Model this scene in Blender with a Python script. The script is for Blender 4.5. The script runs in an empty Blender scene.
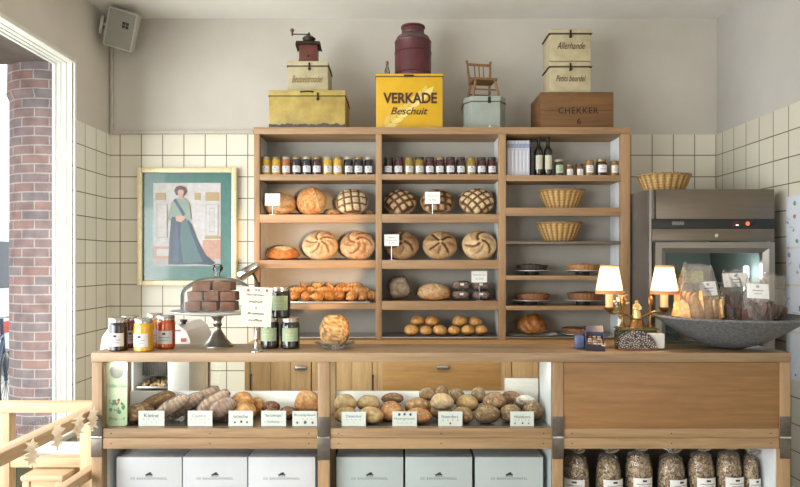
import bpy, bmesh, math, random
from mathutils import Vector, Matrix, Euler, noise as mnoise
random.seed(7)
COL = bpy.context.scene.collection
F, CX, CY, EYE = 637.0, 400.0, 263.0, 1.5
PI = math.pi
def X(px, Y): return (px - CX) * Y / F
def Z(py, Y): return EYE - (py - CY) * Y / F
def lin(c):
    r = []
    for v in c[:3]:
        v = v / 255.0
        r.append(v / 12.92 if v <= 0.04045 else ((v + 0.055) / 1.055) ** 2.4)
    return tuple(r)
ORD = ['first', 'second', 'third', 'fourth', 'fifth', 'sixth', 'seventh', 'eighth', 'ninth', 'tenth', 'eleventh', 'twelfth']

# ------------------------------------------------------------------ mesh builder
class MB:
    def __init__(s):
        s.v = []; s.f = []; s.m = []; s.mi = 0; s.col = {}
        s.c = None
    def add(s, vs, fs, M=None):
        b = len(s.v)
        for p in vs:
            p = Vector(p)
            if M is not None: p = M @ p
            s.v.append(p)
        for f in fs:
            s.f.append([b + i for i in f]); s.m.append(s.mi)
        if s.c is not None:
            for i in range(b, len(s.v)): s.col[i] = s.c
        return s
    def box(s, x0, x1, y0, y1, z0, z1, b=0.0, M=None):
        if x0 > x1: x0, x1 = x1, x0
        if y0 > y1: y0, y1 = y1, y0
        if z0 > z1: z0, z1 = z1, z0
        b = min(b, (x1-x0)*.45, (y1-y0)*.45, (z1-z0)*.45)
        if b <= 0:
            vs = [(x, y, z) for z in (z0, z1) for y in (y0, y1) for x in (x0, x1)]
            fs = [(0,2,3,1), (4,5,7,6), (0,1,5,4), (2,6,7,3), (0,4,6,2), (1,3,7,5)]
            return s.add(vs, fs, M)
        bm = bmesh.new()
        bmesh.ops.create_cube(bm, size=1)
        for v in bm.verts:
            v.co = Vector(((x0+x1)/2 + v.co.x*(x1-x0), (y0+y1)/2 + v.co.y*(y1-y0), (z0+z1)/2 + v.co.z*(z1-z0)))
        bmesh.ops.bevel(bm, geom=bm.edges[:], offset=b, segments=2, profile=.6, affect='EDGES', clamp_overlap=True)
        bm.verts.index_update()
        vs = [v.co.copy() for v in bm.verts]; fs = [[v.index for v in f.verts] for f in bm.faces]
        bm.free()
        return s.add(vs, fs, M)
    def lathe(s, prof, n=28, c=(0,0,0), M=None, a0=0.0, rad=None):
        vs = []; fs = []; rings = []
        for (r, z) in prof:
            if r < 1e-6:
                rings.append([len(vs)]); vs.append((c[0], c[1], c[2]+z))
            else:
                ring = []
                for i in range(n):
                    a = a0 + 2*PI*i/n
                    rr = r if rad is None else r*rad(a, z)
                    ring.append(len(vs)); vs.append((c[0]+rr*math.cos(a), c[1]+rr*math.sin(a), c[2]+z))
                rings.append(ring)
        for A, B in zip(rings[:-1], rings[1:]):
            if len(A) == 1 and len(B) == 1: continue
            for i in range(n):
                j = (i+1) % n
                if len(A) == 1: fs.append((A[0], B[j], B[i]))
                elif len(B) == 1: fs.append((A[i], A[j], B[0]))
                else: fs.append((A[i], A[j], B[j], B[i]))
        return s.add(vs, fs, M)
    def tube(s, pts, r, n=8, caps=True, M=None):
        pts = [Vector(p) for p in pts]; rr = r if isinstance(r, (list, tuple)) else [r]*len(pts)
        vs = []; fs = []
        t0 = (pts[1]-pts[0]).normalized()
        up = Vector((0,0,1)) if abs(t0.z) < .9 else Vector((1,0,0))
        u = t0.cross(up).normalized()
        for k, p in enumerate(pts):
            if k == 0: t = t0
            elif k == len(pts)-1: t = (pts[k]-pts[k-1]).normalized()
            else: t = ((pts[k+1]-pts[k]).normalized() + (pts[k]-pts[k-1]).normalized()).normalized()
            u = (u - t*u.dot(t)).normalized(); w = t.cross(u)
            for i in range(n):
                a = 2*PI*i/n
                vs.append(p + (u*math.cos(a) + w*math.sin(a))*rr[k])
        for k in range(len(pts)-1):
            for i in range(n):
                j = (i+1) % n
                fs.append((k*n+i, k*n+j, (k+1)*n+j, (k+1)*n+i))
        if caps:
            fs.append(tuple(range(n))[::-1]); fs.append(tuple((len(pts)-1)*n+i for i in range(n)))
        return s.add(vs, fs, M)
    def torus(s, R, r, c=(0,0,0), n=32, m=8, M=None, sx=1, sy=1):
        vs = []; fs = []
        for i in range(n):
            a = 2*PI*i/n
            for j in range(m):
                b = 2*PI*j/m
                q = R + r*math.cos(b)
                vs.append((c[0]+sx*q*math.cos(a), c[1]+sy*q*math.sin(a), c[2]+r*math.sin(b)))
        for i in range(n):
            for j in range(m):
                fs.append((i*m+j, ((i+1)%n)*m+j, ((i+1)%n)*m+(j+1)%m, i*m+(j+1)%m))
        return s.add(vs, fs, M)
    def prism(s, poly, d0, d1, axis='y', M=None):
        n = len(poly); vs = []
        for d in (d0, d1):
            for (a, b) in poly:
                vs.append((a, d, b) if axis == 'y' else ((d, a, b) if axis == 'x' else (a, b, d)))
        fs = [tuple(range(n)), tuple(range(2*n-1, n-1, -1))]
        for i in range(n):
            j = (i+1) % n
            fs.append((i, j, n+j, n+i))
        return s.add(vs, fs, M)
    def ball(s, c, r, sx=1, sy=1, sz=1, n=16, m=10, M=None):
        prof = [(math.sin(PI*k/m), -math.cos(PI*k/m)) for k in range(m+1)]
        vs = []; fs = []
        t = MB(); t.lathe(prof, n)
        vs = [(c[0]+p.x*r*sx, c[1]+p.y*r*sy, c[2]+p.z*r*sz) for p in t.v]
        return s.add(vs, t.f, M)
    def build(s, name, mats, parent=None, loc=None, rot=None, sharp=32, smooth=True, recalc=True):
        me = bpy.data.meshes.new(name)
        me.from_pydata([tuple(p) for p in s.v], [], s.f)
        if not isinstance(mats, (list, tuple)): mats = [mats]
        for m in mats: me.materials.append(m)
        if len(mats) > 1:
            for p, mi in zip(me.polygons, s.m): p.material_index = mi
        if recalc:
            bm = bmesh.new(); bm.from_mesh(me)
            bmesh.ops.recalc_face_normals(bm, faces=bm.faces[:])
            bm.to_mesh(me); bm.free()
        if s.col:
            at = me.color_attributes.new('Col', 'FLOAT_COLOR', 'POINT')
            for i in range(len(me.vertices)):
                c = s.col.get(i, (.5, .5, .5)); at.data[i].color = (c[0], c[1], c[2], 1)
        if smooth:
            for p in me.polygons: p.use_smooth = True
            try: me.set_sharp_from_angle(angle=math.radians(sharp))
            except Exception: pass
        o = bpy.data.objects.new(name, me); COL.objects.link(o)
        if parent is not None: o.parent = parent
        if loc is not None: o.location = loc
        if rot is not None: o.rotation_euler = rot
        return o

def tag(o, label, cat, group=None):
    o['label'] = label; o['category'] = cat
    if group: o['group'] = group
    return o
def thing(name, label, cat, loc=(0,0,0), rot=(0,0,0), group=None):
    o = bpy.data.objects.new(name, None); COL.objects.link(o)
    o.location = loc; o.rotation_euler = rot; o.empty_display_size = .05
    return tag(o, label, cat, group)
def struct(o):
    o['kind'] = 'structure'; return o
def kids(o): return [c for c in o.children]
def dup(o, loc=None, rot=None, label=None, parent=None):
    c = o.copy(); COL.objects.link(c)
    if parent is not None: c.parent = parent
    if loc is not None: c.location = loc
    if rot is not None: c.rotation_euler = rot
    if label: c['label'] = label
    for k in kids(o): dup(k, parent=c)
    return c
def rest(o, x, y, zb, rot=None):
    "stand a one-mesh thing on height zb"
    if rot is not None: o.rotation_euler = rot
    R = o.rotation_euler.to_matrix()
    mz = min((R @ v.co).z for v in o.data.vertices)
    o.location = (x, y, zb - mz + .0005)
    return o
_txt = {}
def lettering(s, mat, parent, loc, width=None, height=.02, shear=0.0, rot=(PI/2,0,0), name='lettering', bold=0.0, depth=.0004, spacing=1.0):
    cu = bpy.data.curves.new('txt', 'FONT'); cu.body = s; cu.size = 1; cu.align_x = 'CENTER'; cu.align_y = 'CENTER'
    cu.shear = shear; cu.offset = bold; cu.resolution_u = 3; cu.space_character = spacing
    t = bpy.data.objects.new('txt', cu); COL.objects.link(t)
    dg = bpy.context.evaluated_depsgraph_get(); dg.update()
    me = bpy.data.meshes.new_from_object(t.evaluated_get(dg))
    bpy.data.objects.remove(t); bpy.data.curves.remove(cu)
    xs = [v.co.x for v in me.vertices]; ys = [v.co.y for v in me.vertices]
    if not xs: return None
    w = max(xs)-min(xs); h = max(ys)-min(ys); cx = (max(xs)+min(xs))/2; cy = (max(ys)+min(ys))/2
    sy = height/h; sx = (width/w) if width else sy
    for v in me.vertices: v.co = ((v.co.x-cx)*sx, (v.co.y-cy)*sy, 0)
    me.materials.clear(); me.materials.append(mat)
    o = bpy.data.objects.new(name, me); COL.objects.link(o); o.parent = parent
    o.location = loc; o.rotation_euler = rot
    return o

# ------------------------------------------------------------------ materials
def newmat(name):
    m = bpy.data.materials.new(name); m.use_nodes = True
    nt = m.node_tree; nt.nodes.clear()
    out = nt.nodes.new('ShaderNodeOutputMaterial')
    return m, nt, out
def N(nt, t, **kw):
    n = nt.nodes.new(t)
    for k, v in kw.items():
        if k in n.inputs: n.inputs[k].default_value = v
        else: setattr(n, k, v)
    return n
def ramp(nt, fac, stops):
    r = nt.nodes.new('ShaderNodeValToRGB'); e = r.color_ramp.elements
    e[0].position = stops[0][0]; e[0].color = (*stops[0][1], 1)
    e[1].position = stops[-1][0]; e[1].color = (*stops[-1][1], 1)
    for p, c in stops[1:-1]:
        k = e.new(p); k.color = (*c, 1)
    nt.links.new(fac, r.inputs['Fac']); return r
def mixrgb(nt, a, b, fac, mode='MIX'):
    m = nt.nodes.new('ShaderNodeMix'); m.data_type = 'RGBA'; m.blend_type = mode
    for sock, v in ((m.inputs[6], a), (m.inputs[7], b)):
        if isinstance(v, tuple): sock.default_value = (*v[:3], 1)
        else: nt.links.new(v, sock)
    if isinstance(fac, (int, float)): m.inputs[0].default_value = fac
    else: nt.links.new(fac, m.inputs[0])
    return m.outputs[2]
def coords(nt, scale=(1,1,1), kind='Object'):
    tc = nt.nodes.new('ShaderNodeTexCoord'); mp = nt.nodes.new('ShaderNodeMapping')
    mp.inputs['Scale'].default_value = scale
    nt.links.new(tc.outputs[kind], mp.inputs['Vector']); return mp.outputs['Vector']
def addbump(nt, bs, h, strength, dist=.002):
    b = nt.nodes.new('ShaderNodeBump'); b.inputs['Strength'].default_value = strength; b.inputs['Distance'].default_value = dist
    nt.links.new(h, b.inputs['Height']); nt.links.new(b.outputs['Normal'], bs.inputs['Normal'])
def plain(name, c, rough=.55, metal=0.0, c2=None, ns=30.0, bump=0.0, bs=60.0, coat=0.0, spec=.5, emit=None, es=0.0, stretch=(1,1,1), amt=.5):
    m, nt, out = newmat(name)
    b = N(nt, 'ShaderNodeBsdfPrincipled'); nt.links.new(b.outputs[0], out.inputs[0])
    b.inputs['Roughness'].default_value = rough; b.inputs['Metallic'].default_value = metal
    b.inputs['Coat Weight'].default_value = coat; b.inputs['Specular IOR Level'].default_value = spec
    c = lin(c); c2 = lin(c2) if c2 else tuple(v*.86 for v in c)
    vec = coords(nt, stretch)
    nz = N(nt, 'ShaderNodeTexNoise', Scale=ns, Detail=4.0, Roughness=.6); nt.links.new(vec, nz.inputs['Vector'])
    r = ramp(nt, nz.outputs[0], [(.5-amt*.4, c2), (.5+amt*.4, c)])
    nt.links.new(r.outputs[0], b.inputs['Base Color'])
    if bump:
        n2 = N(nt, 'ShaderNodeTexNoise', Scale=bs, Detail=3.0); nt.links.new(vec, n2.inputs['Vector'])
        addbump(nt, b, n2.outputs[0], bump)
    if emit:
        b.inputs['Emission Color'].default_value = (*lin(emit), 1); b.inputs['Emission Strength'].default_value = es
    return m
def wood(name, c, c2, axis='x', rough=.5, scale=1.0, contrast=.5):
    m, nt, out = newmat(name)
    b = N(nt, 'ShaderNodeBsdfPrincipled', Roughness=rough); nt.links.new(b.outputs[0], out.inputs[0])
    s = {'x': (1.2, 16, 16), 'y': (16, 1.2, 16), 'z': (16, 16, 1.2)}[axis]
    vec = coords(nt, tuple(k*scale for k in s))
    oi = N(nt, 'ShaderNodeObjectInfo'); ad = N(nt, 'ShaderNodeVectorMath', operation='MULTIPLY_ADD')
    ad.inputs[1].default_value = (7, 7, 7)
    nt.links.new(oi.outputs['Random'], ad.inputs[0]); nt.links.new(vec, ad.inputs[2])
    ad.inputs[1].default_value = (13, 13, 13)
    n1 = N(nt, 'ShaderNodeTexNoise', Scale=1.0, Detail=6.0, Roughness=.65, Distortion=.6); nt.links.new(ad.outputs[0], n1.inputs['Vector'])
    n2 = N(nt, 'ShaderNodeTexNoise', Scale=5.0, Detail=4.0, Roughness=.7); nt.links.new(ad.outputs[0], n2.inputs['Vector'])
    r = ramp(nt, n1.outputs[0], [(.5-contrast*.45, lin(c2)), (.5+contrast*.3, lin(c))])
    r2 = ramp(nt, n2.outputs[0], [(.3, (.78,.75,.72)), (.6, (1,1,1))])
    cc = mixrgb(nt, r.outputs[0], r2.outputs[0], .8, 'MULTIPLY')
    nt.links.new(cc, b.inputs['Base Color'])
    addbump(nt, b, n2.outputs[0], .15, .001)
    return m
def attrmat(name, rough=.7, ns=45.0, lo=.72, bump=.3, bs=70.0, coat=0.0, spec=.3):
    m, nt, out = newmat(name)
    b = N(nt, 'ShaderNodeBsdfPrincipled', Roughness=rough); nt.links.new(b.outputs[0], out.inputs[0])
    b.inputs['Coat Weight'].default_value = coat; b.inputs['Specular IOR Level'].default_value = spec
    a = N(nt, 'ShaderNodeAttribute', attribute_name='Col')
    vec = coords(nt)
    nz = N(nt, 'ShaderNodeTexNoise', Scale=ns, Detail=5.0, Roughness=.65); nt.links.new(vec, nz.inputs['Vector'])
    r = ramp(nt, nz.outputs[0], [(.35, (lo, lo*.95, lo*.88)), (.62, (1.08, 1.08, 1.08))])
    nt.links.new(mixrgb(nt, a.outputs['Color'], r.outputs[0], 1.0, 'MULTIPLY'), b.inputs['Base Color'])
    n2 = N(nt, 'ShaderNodeTexNoise', Scale=bs, Detail=4.0); nt.links.new(vec, n2.inputs['Vector'])
    addbump(nt, b, n2.outputs[0], bump, .003)
    return m
def glass(name, tint=(.96,.98,.97), refl=.12, rough=.02, milky=0.0, milk=(.9,.9,.9)):
    m, nt, out = newmat(name)
    t = N(nt, 'ShaderNodeBsdfTransparent'); t.inputs[0].default_value = (*tint, 1)
    g = N(nt, 'ShaderNodeBsdfGlossy', Roughness=rough)
    lw = N(nt, 'ShaderNodeLayerWeight', Blend=refl)
    mx = N(nt, 'ShaderNodeMixShader')
    nt.links.new(lw.outputs['Fresnel'], mx.inputs[0]); nt.links.new(t.outputs[0], mx.inputs[1]); nt.links.new(g.outputs[0], mx.inputs[2])
    last = mx
    if milky:
        d = N(nt, 'ShaderNodeBsdfDiffuse'); d.inputs[0].default_value = (*milk, 1)
        nz = N(nt, 'ShaderNodeTexNoise', Scale=40.0, Detail=3.0); nt.links.new(coords(nt), nz.inputs['Vector'])
        mp = N(nt, 'ShaderNodeMapRange'); nt.links.new(nz.outputs[0], mp.inputs[0])
        mp.inputs[1].default_value = .35; mp.inputs[2].default_value = .7; mp.inputs[3].default_value = milky*.5; mp.inputs[4].default_value = milky*1.5
        m2 = N(nt, 'ShaderNodeMixShader')
        nt.links.new(mp.outputs[0], m2.inputs[0]); nt.links.new(mx.outputs[0], m2.inputs[1]); nt.links.new(d.outputs[0], m2.inputs[2]); last = m2
    nt.links.new(last.outputs[0], out.inputs[0])
    return m
def tilewall(name, axis, u0, pitch, rowp, z0, ztop, tile, grout, plaster, plaster2, zbase=-1.0, board=(150,155,140)):
    m, nt, out = newmat(name)
    b = N(nt, 'ShaderNodeBsdfPrincipled'); nt.links.new(b.outputs[0], out.inputs[0])
    geo = N(nt, 'ShaderNodeNewGeometry'); sp = N(nt, 'ShaderNodeSeparateXYZ'); nt.links.new(geo.outputs['Position'], sp.inputs[0])
    def ma(op, a, v):
        n = N(nt, 'ShaderNodeMath', operation=op)
        nt.links.new(a, n.inputs[0]); n.inputs[1].default_value = v; return n.outputs[0]
    u = ma('SUBTRACT', sp.outputs[axis], u0); v = ma('SUBTRACT', sp.outputs['Z'], z0)
    cb = N(nt, 'ShaderNodeCombineXYZ'); nt.links.new(u, cb.inputs[0]); nt.links.new(v, cb.inputs[1])
    br = N(nt, 'ShaderNodeTexBrick', offset=0.0, squash=1.0)
    br.inputs['Scale'].default_value = 1.0; br.inputs['Brick Width'].default_value = pitch; br.inputs['Row Height'].default_value = rowp
    br.inputs['Mortar Size'].default_value = .0034; br.inputs['Mortar Smooth'].default_value = .2; br.inputs['Bias'].default_value = 0
    t = lin(tile); br.inputs['Color1'].default_value = (*t, 1); br.inputs['Color2'].default_value = (*[k*.93 for k in t], 1)
    br.inputs['Mortar'].default_value = (*lin(grout), 1)
    nt.links.new(cb.outputs[0], br.inputs['Vector'])
    nz = N(nt, 'ShaderNodeTexNoise', Scale=1.6, Detail=5.0, Roughness=.6); nt.links.new(geo.outputs['Position'], nz.inputs['Vector'])
    pr = ramp(nt, nz.outputs[0], [(.3, lin(plaster2)), (.65, lin(plaster))])
    g = N(nt, 'ShaderNodeMath', operation='GREATER_THAN'); nt.links.new(sp.outputs['Z'], g.inputs[0]); g.inputs[1].default_value = ztop
    c = mixrgb(nt, br.outputs['Color'], pr.outputs[0], g.outputs[0])
    nt.links.new(c, b.inputs['Base Color'])
    r = N(nt, 'ShaderNodeMapRange'); nt.links.new(g.outputs[0], r.inputs[0]); r.inputs[3].default_value = .28; r.inputs[4].default_value = .9
    nt.links.new(r.outputs[0], b.inputs['Roughness'])
    n3 = N(nt, 'ShaderNodeTexNoise', Scale=9.0, Detail=6.0); nt.links.new(geo.outputs['Position'], n3.inputs['Vector'])
    inv = ma('MULTIPLY', br.outputs['Fac'], -1.0)
    mixh = N(nt, 'ShaderNodeMix'); nt.links.new(g.outputs[0], mixh.inputs[0]); nt.links.new(inv, mixh.inputs[2]); nt.links.new(n3.outputs[0], mixh.inputs[3])
    addbump(nt, b, mixh.outputs[0], .35, .003)
    return m

M_ = {}
OAK = ((170,139,103), (128,100,71))
for ax in 'xyz':
    M_['oak_'+ax] = wood('oak_'+ax, *OAK, axis=ax, rough=.5)
    M_['shelf_'+ax] = wood('shelf_oak_'+ax, (172,139,103), (136,106,76), axis=ax, rough=.55)
    M_['pine_'+ax] = wood('pale_oak_'+ax, (220,192,156), (194,162,126), axis=ax, rough=.5)
M_['top_x'] = wood('weathered_counter_oak', (168,140,108), (124,99,74), axis='x', rough=.45, contrast=.6)
M_['panel_x'] = wood('panel_oak', (146,107,66), (116,83,50), axis='x', rough=.45, scale=.8)
M_['cab_z'] = wood('cabinet_oak_z', (238,196,144), (208,166,114), axis='z', rough=.5)
M_['cab_x'] = wood('cabinet_oak_x', (226,176,112), (194,144,88), axis='x', rough=.5)
M_['crate'] = wood('crate_wood', (120,84,46), (88,60,34), axis='x', rough=.7)
M_['toy'] = wood('toy_chair_wood', (140,104,64), (104,74,44), axis='z', rough=.6)
M_['grind'] = wood('grinder_wood', (112,56,42), (78,38,30), axis='z', rough=.4)
M_['white'] = plain('white_paint', (242,242,238), .45, c2=(234,234,230), ns=6)
M_['backing'] = plain('grey_backing', (168,164,156), .7, c2=(158,154,146), ns=4)
M_['innerwhite'] = plain('cool_white_lining', (232,236,238), .4, c2=(208,214,220), ns=5)
M_['steel'] = plain('galvanised_steel', (116,108,100), .42, .85, c2=(88,82,76), ns=14)
M_['chrome'] = plain('chrome', (205,205,205), .15, 1.0, c2=(185,185,188), ns=10)
M_['silver'] = plain('tarnished_silver', (186,182,174), .3, 1.0, c2=(140,138,132), ns=25)
M_['stainless'] = plain('brushed_stainless', (122,112,102), .34, .9, c2=(114,105,96), ns=3, stretch=(1,1,20))
M_['stainless2'] = plain('bright_stainless', (178,176,174), .3, .9, c2=(168,166,164), ns=3, stretch=(1,1,20))
M_['black'] = plain('black_plastic', (24,24,26), .35, c2=(18,18,20))
M_['iron'] = plain('dark_iron', (62,52,44), .5, .6, c2=(40,34,30), ns=40)
M_['brass'] = plain('aged_brass', (158,118,66), .35, .9, c2=(104,76,42), ns=40)
M_['label'] = plain('white_label', (226,224,222), .6, c2=(214,212,212), ns=60)
M_['card'] = plain('white_card', (232,232,230), .6, c2=(224,224,222), ns=30)
M_['ink'] = plain('dark_ink', (52,52,60), .7)
M_['blueink'] = plain('blue_ink', (62,84,128), .7)
M_['greenink'] = plain('green_ink', (72,128,92), .7)
M_['redink'] = plain('red_ink', (176,70,56), .7)
M_['greyink'] = plain('grey_ink', (150,150,156), .7)
M_['brownink'] = plain('brown_ink', (72,42,24), .7)
M_['goldink'] = plain('gold_brown_ink', (120,92,48), .7)
M_['bread'] = attrmat('crust', .75, 45, .7, .35, 70)
M_['glossbread'] = attrmat('glazed_crust', .42, 40, .74, .25, 60, coat=.15)
M_['glass'] = glass('clear_glass', (.95,.97,.96), .10)
M_['pane'] = glass('window_pane', (.97,.99,.99), .06)
M_['dome'] = glass('dome_glass', (.99,.995,.995), .10, .03, milky=.035, milk=(1,1,1))
M_['bagplastic'] = glass('cellophane', (.95,.94,.92), .22, .12, milky=.07)
M_['bakedbag'] = glass('cloudy_bread_bag', (.9,.88,.86), .2, .2, milky=.15, milk=(.86,.78,.74))
M_['pouch'] = glass('crackly_pouch', (.95,.93,.90), .24, .15, milky=.11, milk=(1,.93,.88))
M_['wicker'] = attrmat('wicker', .6, 90, .75, .3, 120)
M_['wickerrim'] = plain('wicker_rim', (176,142,92), .6, c2=(122,92,54), ns=90)
# ================================================================== SETTING
YB, XL, XR, HC = 4.55, -2.074, 2.263, 3.245
YF = -2.6
PL, PL2 = (212,206,196), (202,195,183)
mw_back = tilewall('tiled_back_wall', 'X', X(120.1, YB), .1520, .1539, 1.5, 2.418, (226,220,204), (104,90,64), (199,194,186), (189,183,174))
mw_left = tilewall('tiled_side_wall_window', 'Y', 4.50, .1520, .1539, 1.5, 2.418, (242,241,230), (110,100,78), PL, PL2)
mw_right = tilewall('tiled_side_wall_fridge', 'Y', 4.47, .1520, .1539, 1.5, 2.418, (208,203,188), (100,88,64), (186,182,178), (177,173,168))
m_floor = plain('stone_floor', (186,178,164), .5, c2=(168,160,146), ns=8)
m_ceil = plain('ceiling_plaster', (234,232,228), .9, c2=(228,225,220), ns=3)
b = MB(); b.box(XL-.2, XR+.2, YF, YB+.2, -.1, 0); struct(b.build('floor', m_floor, smooth=False))
b = MB(); b.box(XL-.2, XR+.2, YF, YB+.2, HC, HC+.12); struct(b.build('ceiling', m_ceil, smooth=False))
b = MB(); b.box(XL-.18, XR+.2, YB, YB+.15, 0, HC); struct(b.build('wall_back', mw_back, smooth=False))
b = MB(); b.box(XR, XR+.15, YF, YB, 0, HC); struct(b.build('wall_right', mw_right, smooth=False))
# left wall with its window opening
WY0, WY1, WZ0, WZ1 = -1.6, 4.03, .45, 2.772
b = MB(); x0, x1 = XL-.12, XL
b.box(x0, x1, WY1, YB, 0, HC); b.box(x0, x1, YF, WY0, 0, HC); b.box(x0, x1, WY0, WY1, 0, WZ0); b.box(x0, x1, WY0, WY1, WZ1, HC)
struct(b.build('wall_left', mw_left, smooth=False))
b = MB(); b.box(XL-.2, XR+.2, YF-.12, YF, 0, HC); struct(b.build('wall_front', plain('front_plaster', PL, .9), smooth=False))  # unseen wall, added to keep sky light from entering behind the camera
# window: stepped white casing, sash frame, pane, sill
m_case = plain('window_paint', (236,236,230), .4, c2=(226,226,218), ns=8)
win = bpy.data.objects.new('window_1', None); COL.objects.link(win); struct(win)
def frame_ring(b, y0, y1, z0, z1, w, xa, xb):
    b.box(xa, xb, y1-w, y1, z0, z1, .004); b.box(xa, xb, y0, y0+w, z0, z1, .004)
    b.box(xa, xb, y0+w, y1-w, z1-w, z1, .004); b.box(xa, xb, y0+w, y1-w, z0, z0+w, .004)
b = MB()
frame_ring(b, WY0-.05, 4.064, WZ0-.05, 2.797, .030, XL+.001, XL+.012)
frame_ring(b, WY0-.03, 4.052, WZ0-.03, 2.787, .020, XL+.010, XL+.018)
b.build('casing', m_case, win)
for k, (w_, xa, xb) in enumerate(((.003, -.034, .0005), (.007, -.066, -.0345), (.011, -.0955, -.0665))):
    b = MB(); frame_ring(b, WY0+.001, WY1-.001, WZ0+.001, WZ1-.001, w_, XL+xa, XL+xb); b.build('frame_step', m_case, win)
b = MB(); frame_ring(b, WY0+.001, WY1-.001, WZ0+.001, WZ1-.001, .017, XL-.118, XL-.096); b.build('sash', m_case, win)
b = MB(); b.box(XL-.110, XL-.104, WY0+.016, WY1-.016, WZ0+.016, WZ1-.016); pn = b.build('pane', M_['pane'], win, smooth=False)
b = MB(); b.box(XL-.09, XL+.10, WY0-.05, WY1-.06, WZ0-.002, WZ0+.03, .006); b.build('window_sill', m_case, win)
lt = lettering('BAKKERSWINKEL', plain('window_lettering', (110,114,124), .6), win, (XL-.100, 3.745, .54), .34, .040, rot=(PI/2, 0, -PI/2))
# wainscot boards below the window
m_board = plain('grey_green_boards', (176,186,176), .5, c2=(164,174,166), ns=6)
b = MB()
y = -1.0
while y < 4.05:
    b.box(XL+.001, XL+.012, y, min(y+.078, 4.07), .12, WZ0-.055, .003); y += .082
struct(b.build('baseboard_window', m_board))
# ------------------------------------------------------------------ outside
m_pave = plain('street_paving', (196,192,186), .9, c2=(178,174,168), ns=5)
b = MB(); b.box(-24, XL-.2, -8, 30, -.2, -.1); struct(b.build('street', m_pave, smooth=False))
m_soff = plain('brown_brick_soffit', (112,98,88), .9, c2=(86,76,70), ns=14, bump=.4, stretch=(1,4,1))
b = MB(); b.box(-3.7, XL-.125, -2.4, 4.62, 2.94, 3.6); struct(b.build('beam_outside', m_soff, smooth=False))
def brickmat():
    m, nt, out = newmat('old_red_brick')
    bs = N(nt, 'ShaderNodeBsdfPrincipled', Roughness=.9); nt.links.new(bs.outputs[0], out.inputs[0])
    tc = N(nt, 'ShaderNodeTexCoord'); sp = N(nt, 'ShaderNodeSeparateXYZ'); nt.links.new(tc.outputs['Object'], sp.inputs[0])
    at = N(nt, 'ShaderNodeMath', operation='ARCTAN2'); nt.links.new(sp.outputs[1], at.inputs[0]); nt.links.new(sp.outputs[0], at.inputs[1])
    mu = N(nt, 'ShaderNodeMath', operation='MULTIPLY'); nt.links.new(at.outputs[0], mu.inputs[0]); mu.inputs[1].default_value = .32
    cb = N(nt, 'ShaderNodeCombineXYZ'); nt.links.new(mu.outputs[0], cb.inputs[0]); nt.links.new(sp.outputs[2], cb.inputs[1])
    br = N(nt, 'ShaderNodeTexBrick', offset=.5); nt.links.new(cb.outputs[0], br.inputs['Vector'])
    br.inputs['Scale'].default_value = 1; br.inputs['Brick Width'].default_value = .2; br.inputs['Row Height'].default_value = .067
    br.inputs['Mortar Size'].default_value = .0065; br.inputs['Mortar Smooth'].default_value = .4
    br.inputs['Color1'].default_value = (*lin((146,114,108)), 1); br.inputs['Color2'].default_value = (*lin((124,114,118)), 1); br.inputs['Mortar'].default_value = (*lin((172,162,158)), 1)
    nz = N(nt, 'ShaderNodeTexNoise', Scale=9.0, Detail=5.0); nt.links.new(tc.outputs['Object'], nz.inputs['Vector'])
    r = ramp(nt, nz.outputs[0], [(.3, (.7,.68,.7)), (.65, (1.1,1.1,1.1))])
    nt.links.new(mixrgb(nt, br.outputs['Color'], r.outputs[0], 1.0, 'MULTIPLY'), bs.inputs['Base Color'])
    iv = N(nt, 'ShaderNodeMath', operation='SUBTRACT'); iv.inputs[0].default_value = 1; nt.links.new(br.outputs['Fac'], iv.inputs[1])
    addbump(nt, bs, iv.outputs[0], .7, .01)
    return m
m_brick = brickmat()
cx_, cy_ = -2.62, 4.88
b = MB(); b.lathe([(0,-.1), (.32,-.1), (.32,2.70), (.33,2.72), (.34,2.745), (.335,2.76), (.33,3.20), (0,3.20)], 64)
col = struct(b.build('column_outside', m_brick, loc=(cx_, cy_, 0), sharp=50))
# far street frontage
m_far = plain('pale_street_front', (222,216,206), .9, c2=(206,200,190), ns=1.5)
m_farwin = plain('street_front_glass', (120,134,150), .3)
fb = thing('row_house', 'pale house front across the street, seen through the shop window', 'building', (-13, 9, -.1))
b = MB(); b.box(-3, 0, -8, 12, 0, 7); b.build('facade', m_far, fb, smooth=False)
for yy in (-6, -3, 0, 3, 6, 9):
    for zz in (1.0, 4.2):
        w = MB(); w.box(.0, .05, yy, yy+1.3, zz, zz+1.9); w.build('facade_window', m_farwin, fb, smooth=False)
# van parked outside
m_van = plain('van_paint', (186,200,214), .35, coat=.3)
van = thing('parked_van', 'pale blue grey van parked outside beyond the brick column', 'van', (-6.4, 8.9, -.1))
b = MB(); b.prism([(-2.2,.35),(2.3,.35),(2.35,1.0),(1.9,1.25),(1.35,2.15),(-2.15,2.2),(-2.3,1.2)], -.85, .85, 'x'); b.build('van_body', m_van, van)
m_vg = plain('van_glass', (40,48,58), .15)
b = MB(); b.box(.851, .862, -1.9, .9, 1.25, 1.9, .003); b.build('side_window', m_vg, van)
b = MB(); b.box(.851, .87, -2.1, 2.2, .62, .78, .003); b.build('side_trim', M_['redink'], van)
for yy in (-1.4, 1.4):
    w = MB(); w.lathe([(0,-.1),(.2,-.1),(.34,-.09),(.34,.09),(.2,.1),(0,.1)], 28, M=Matrix.Translation((.83, yy, .34)) @ Matrix.Rotation(PI/2, 4, 'Y'))
    w.build('wheel', M_['black'], van)
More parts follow.
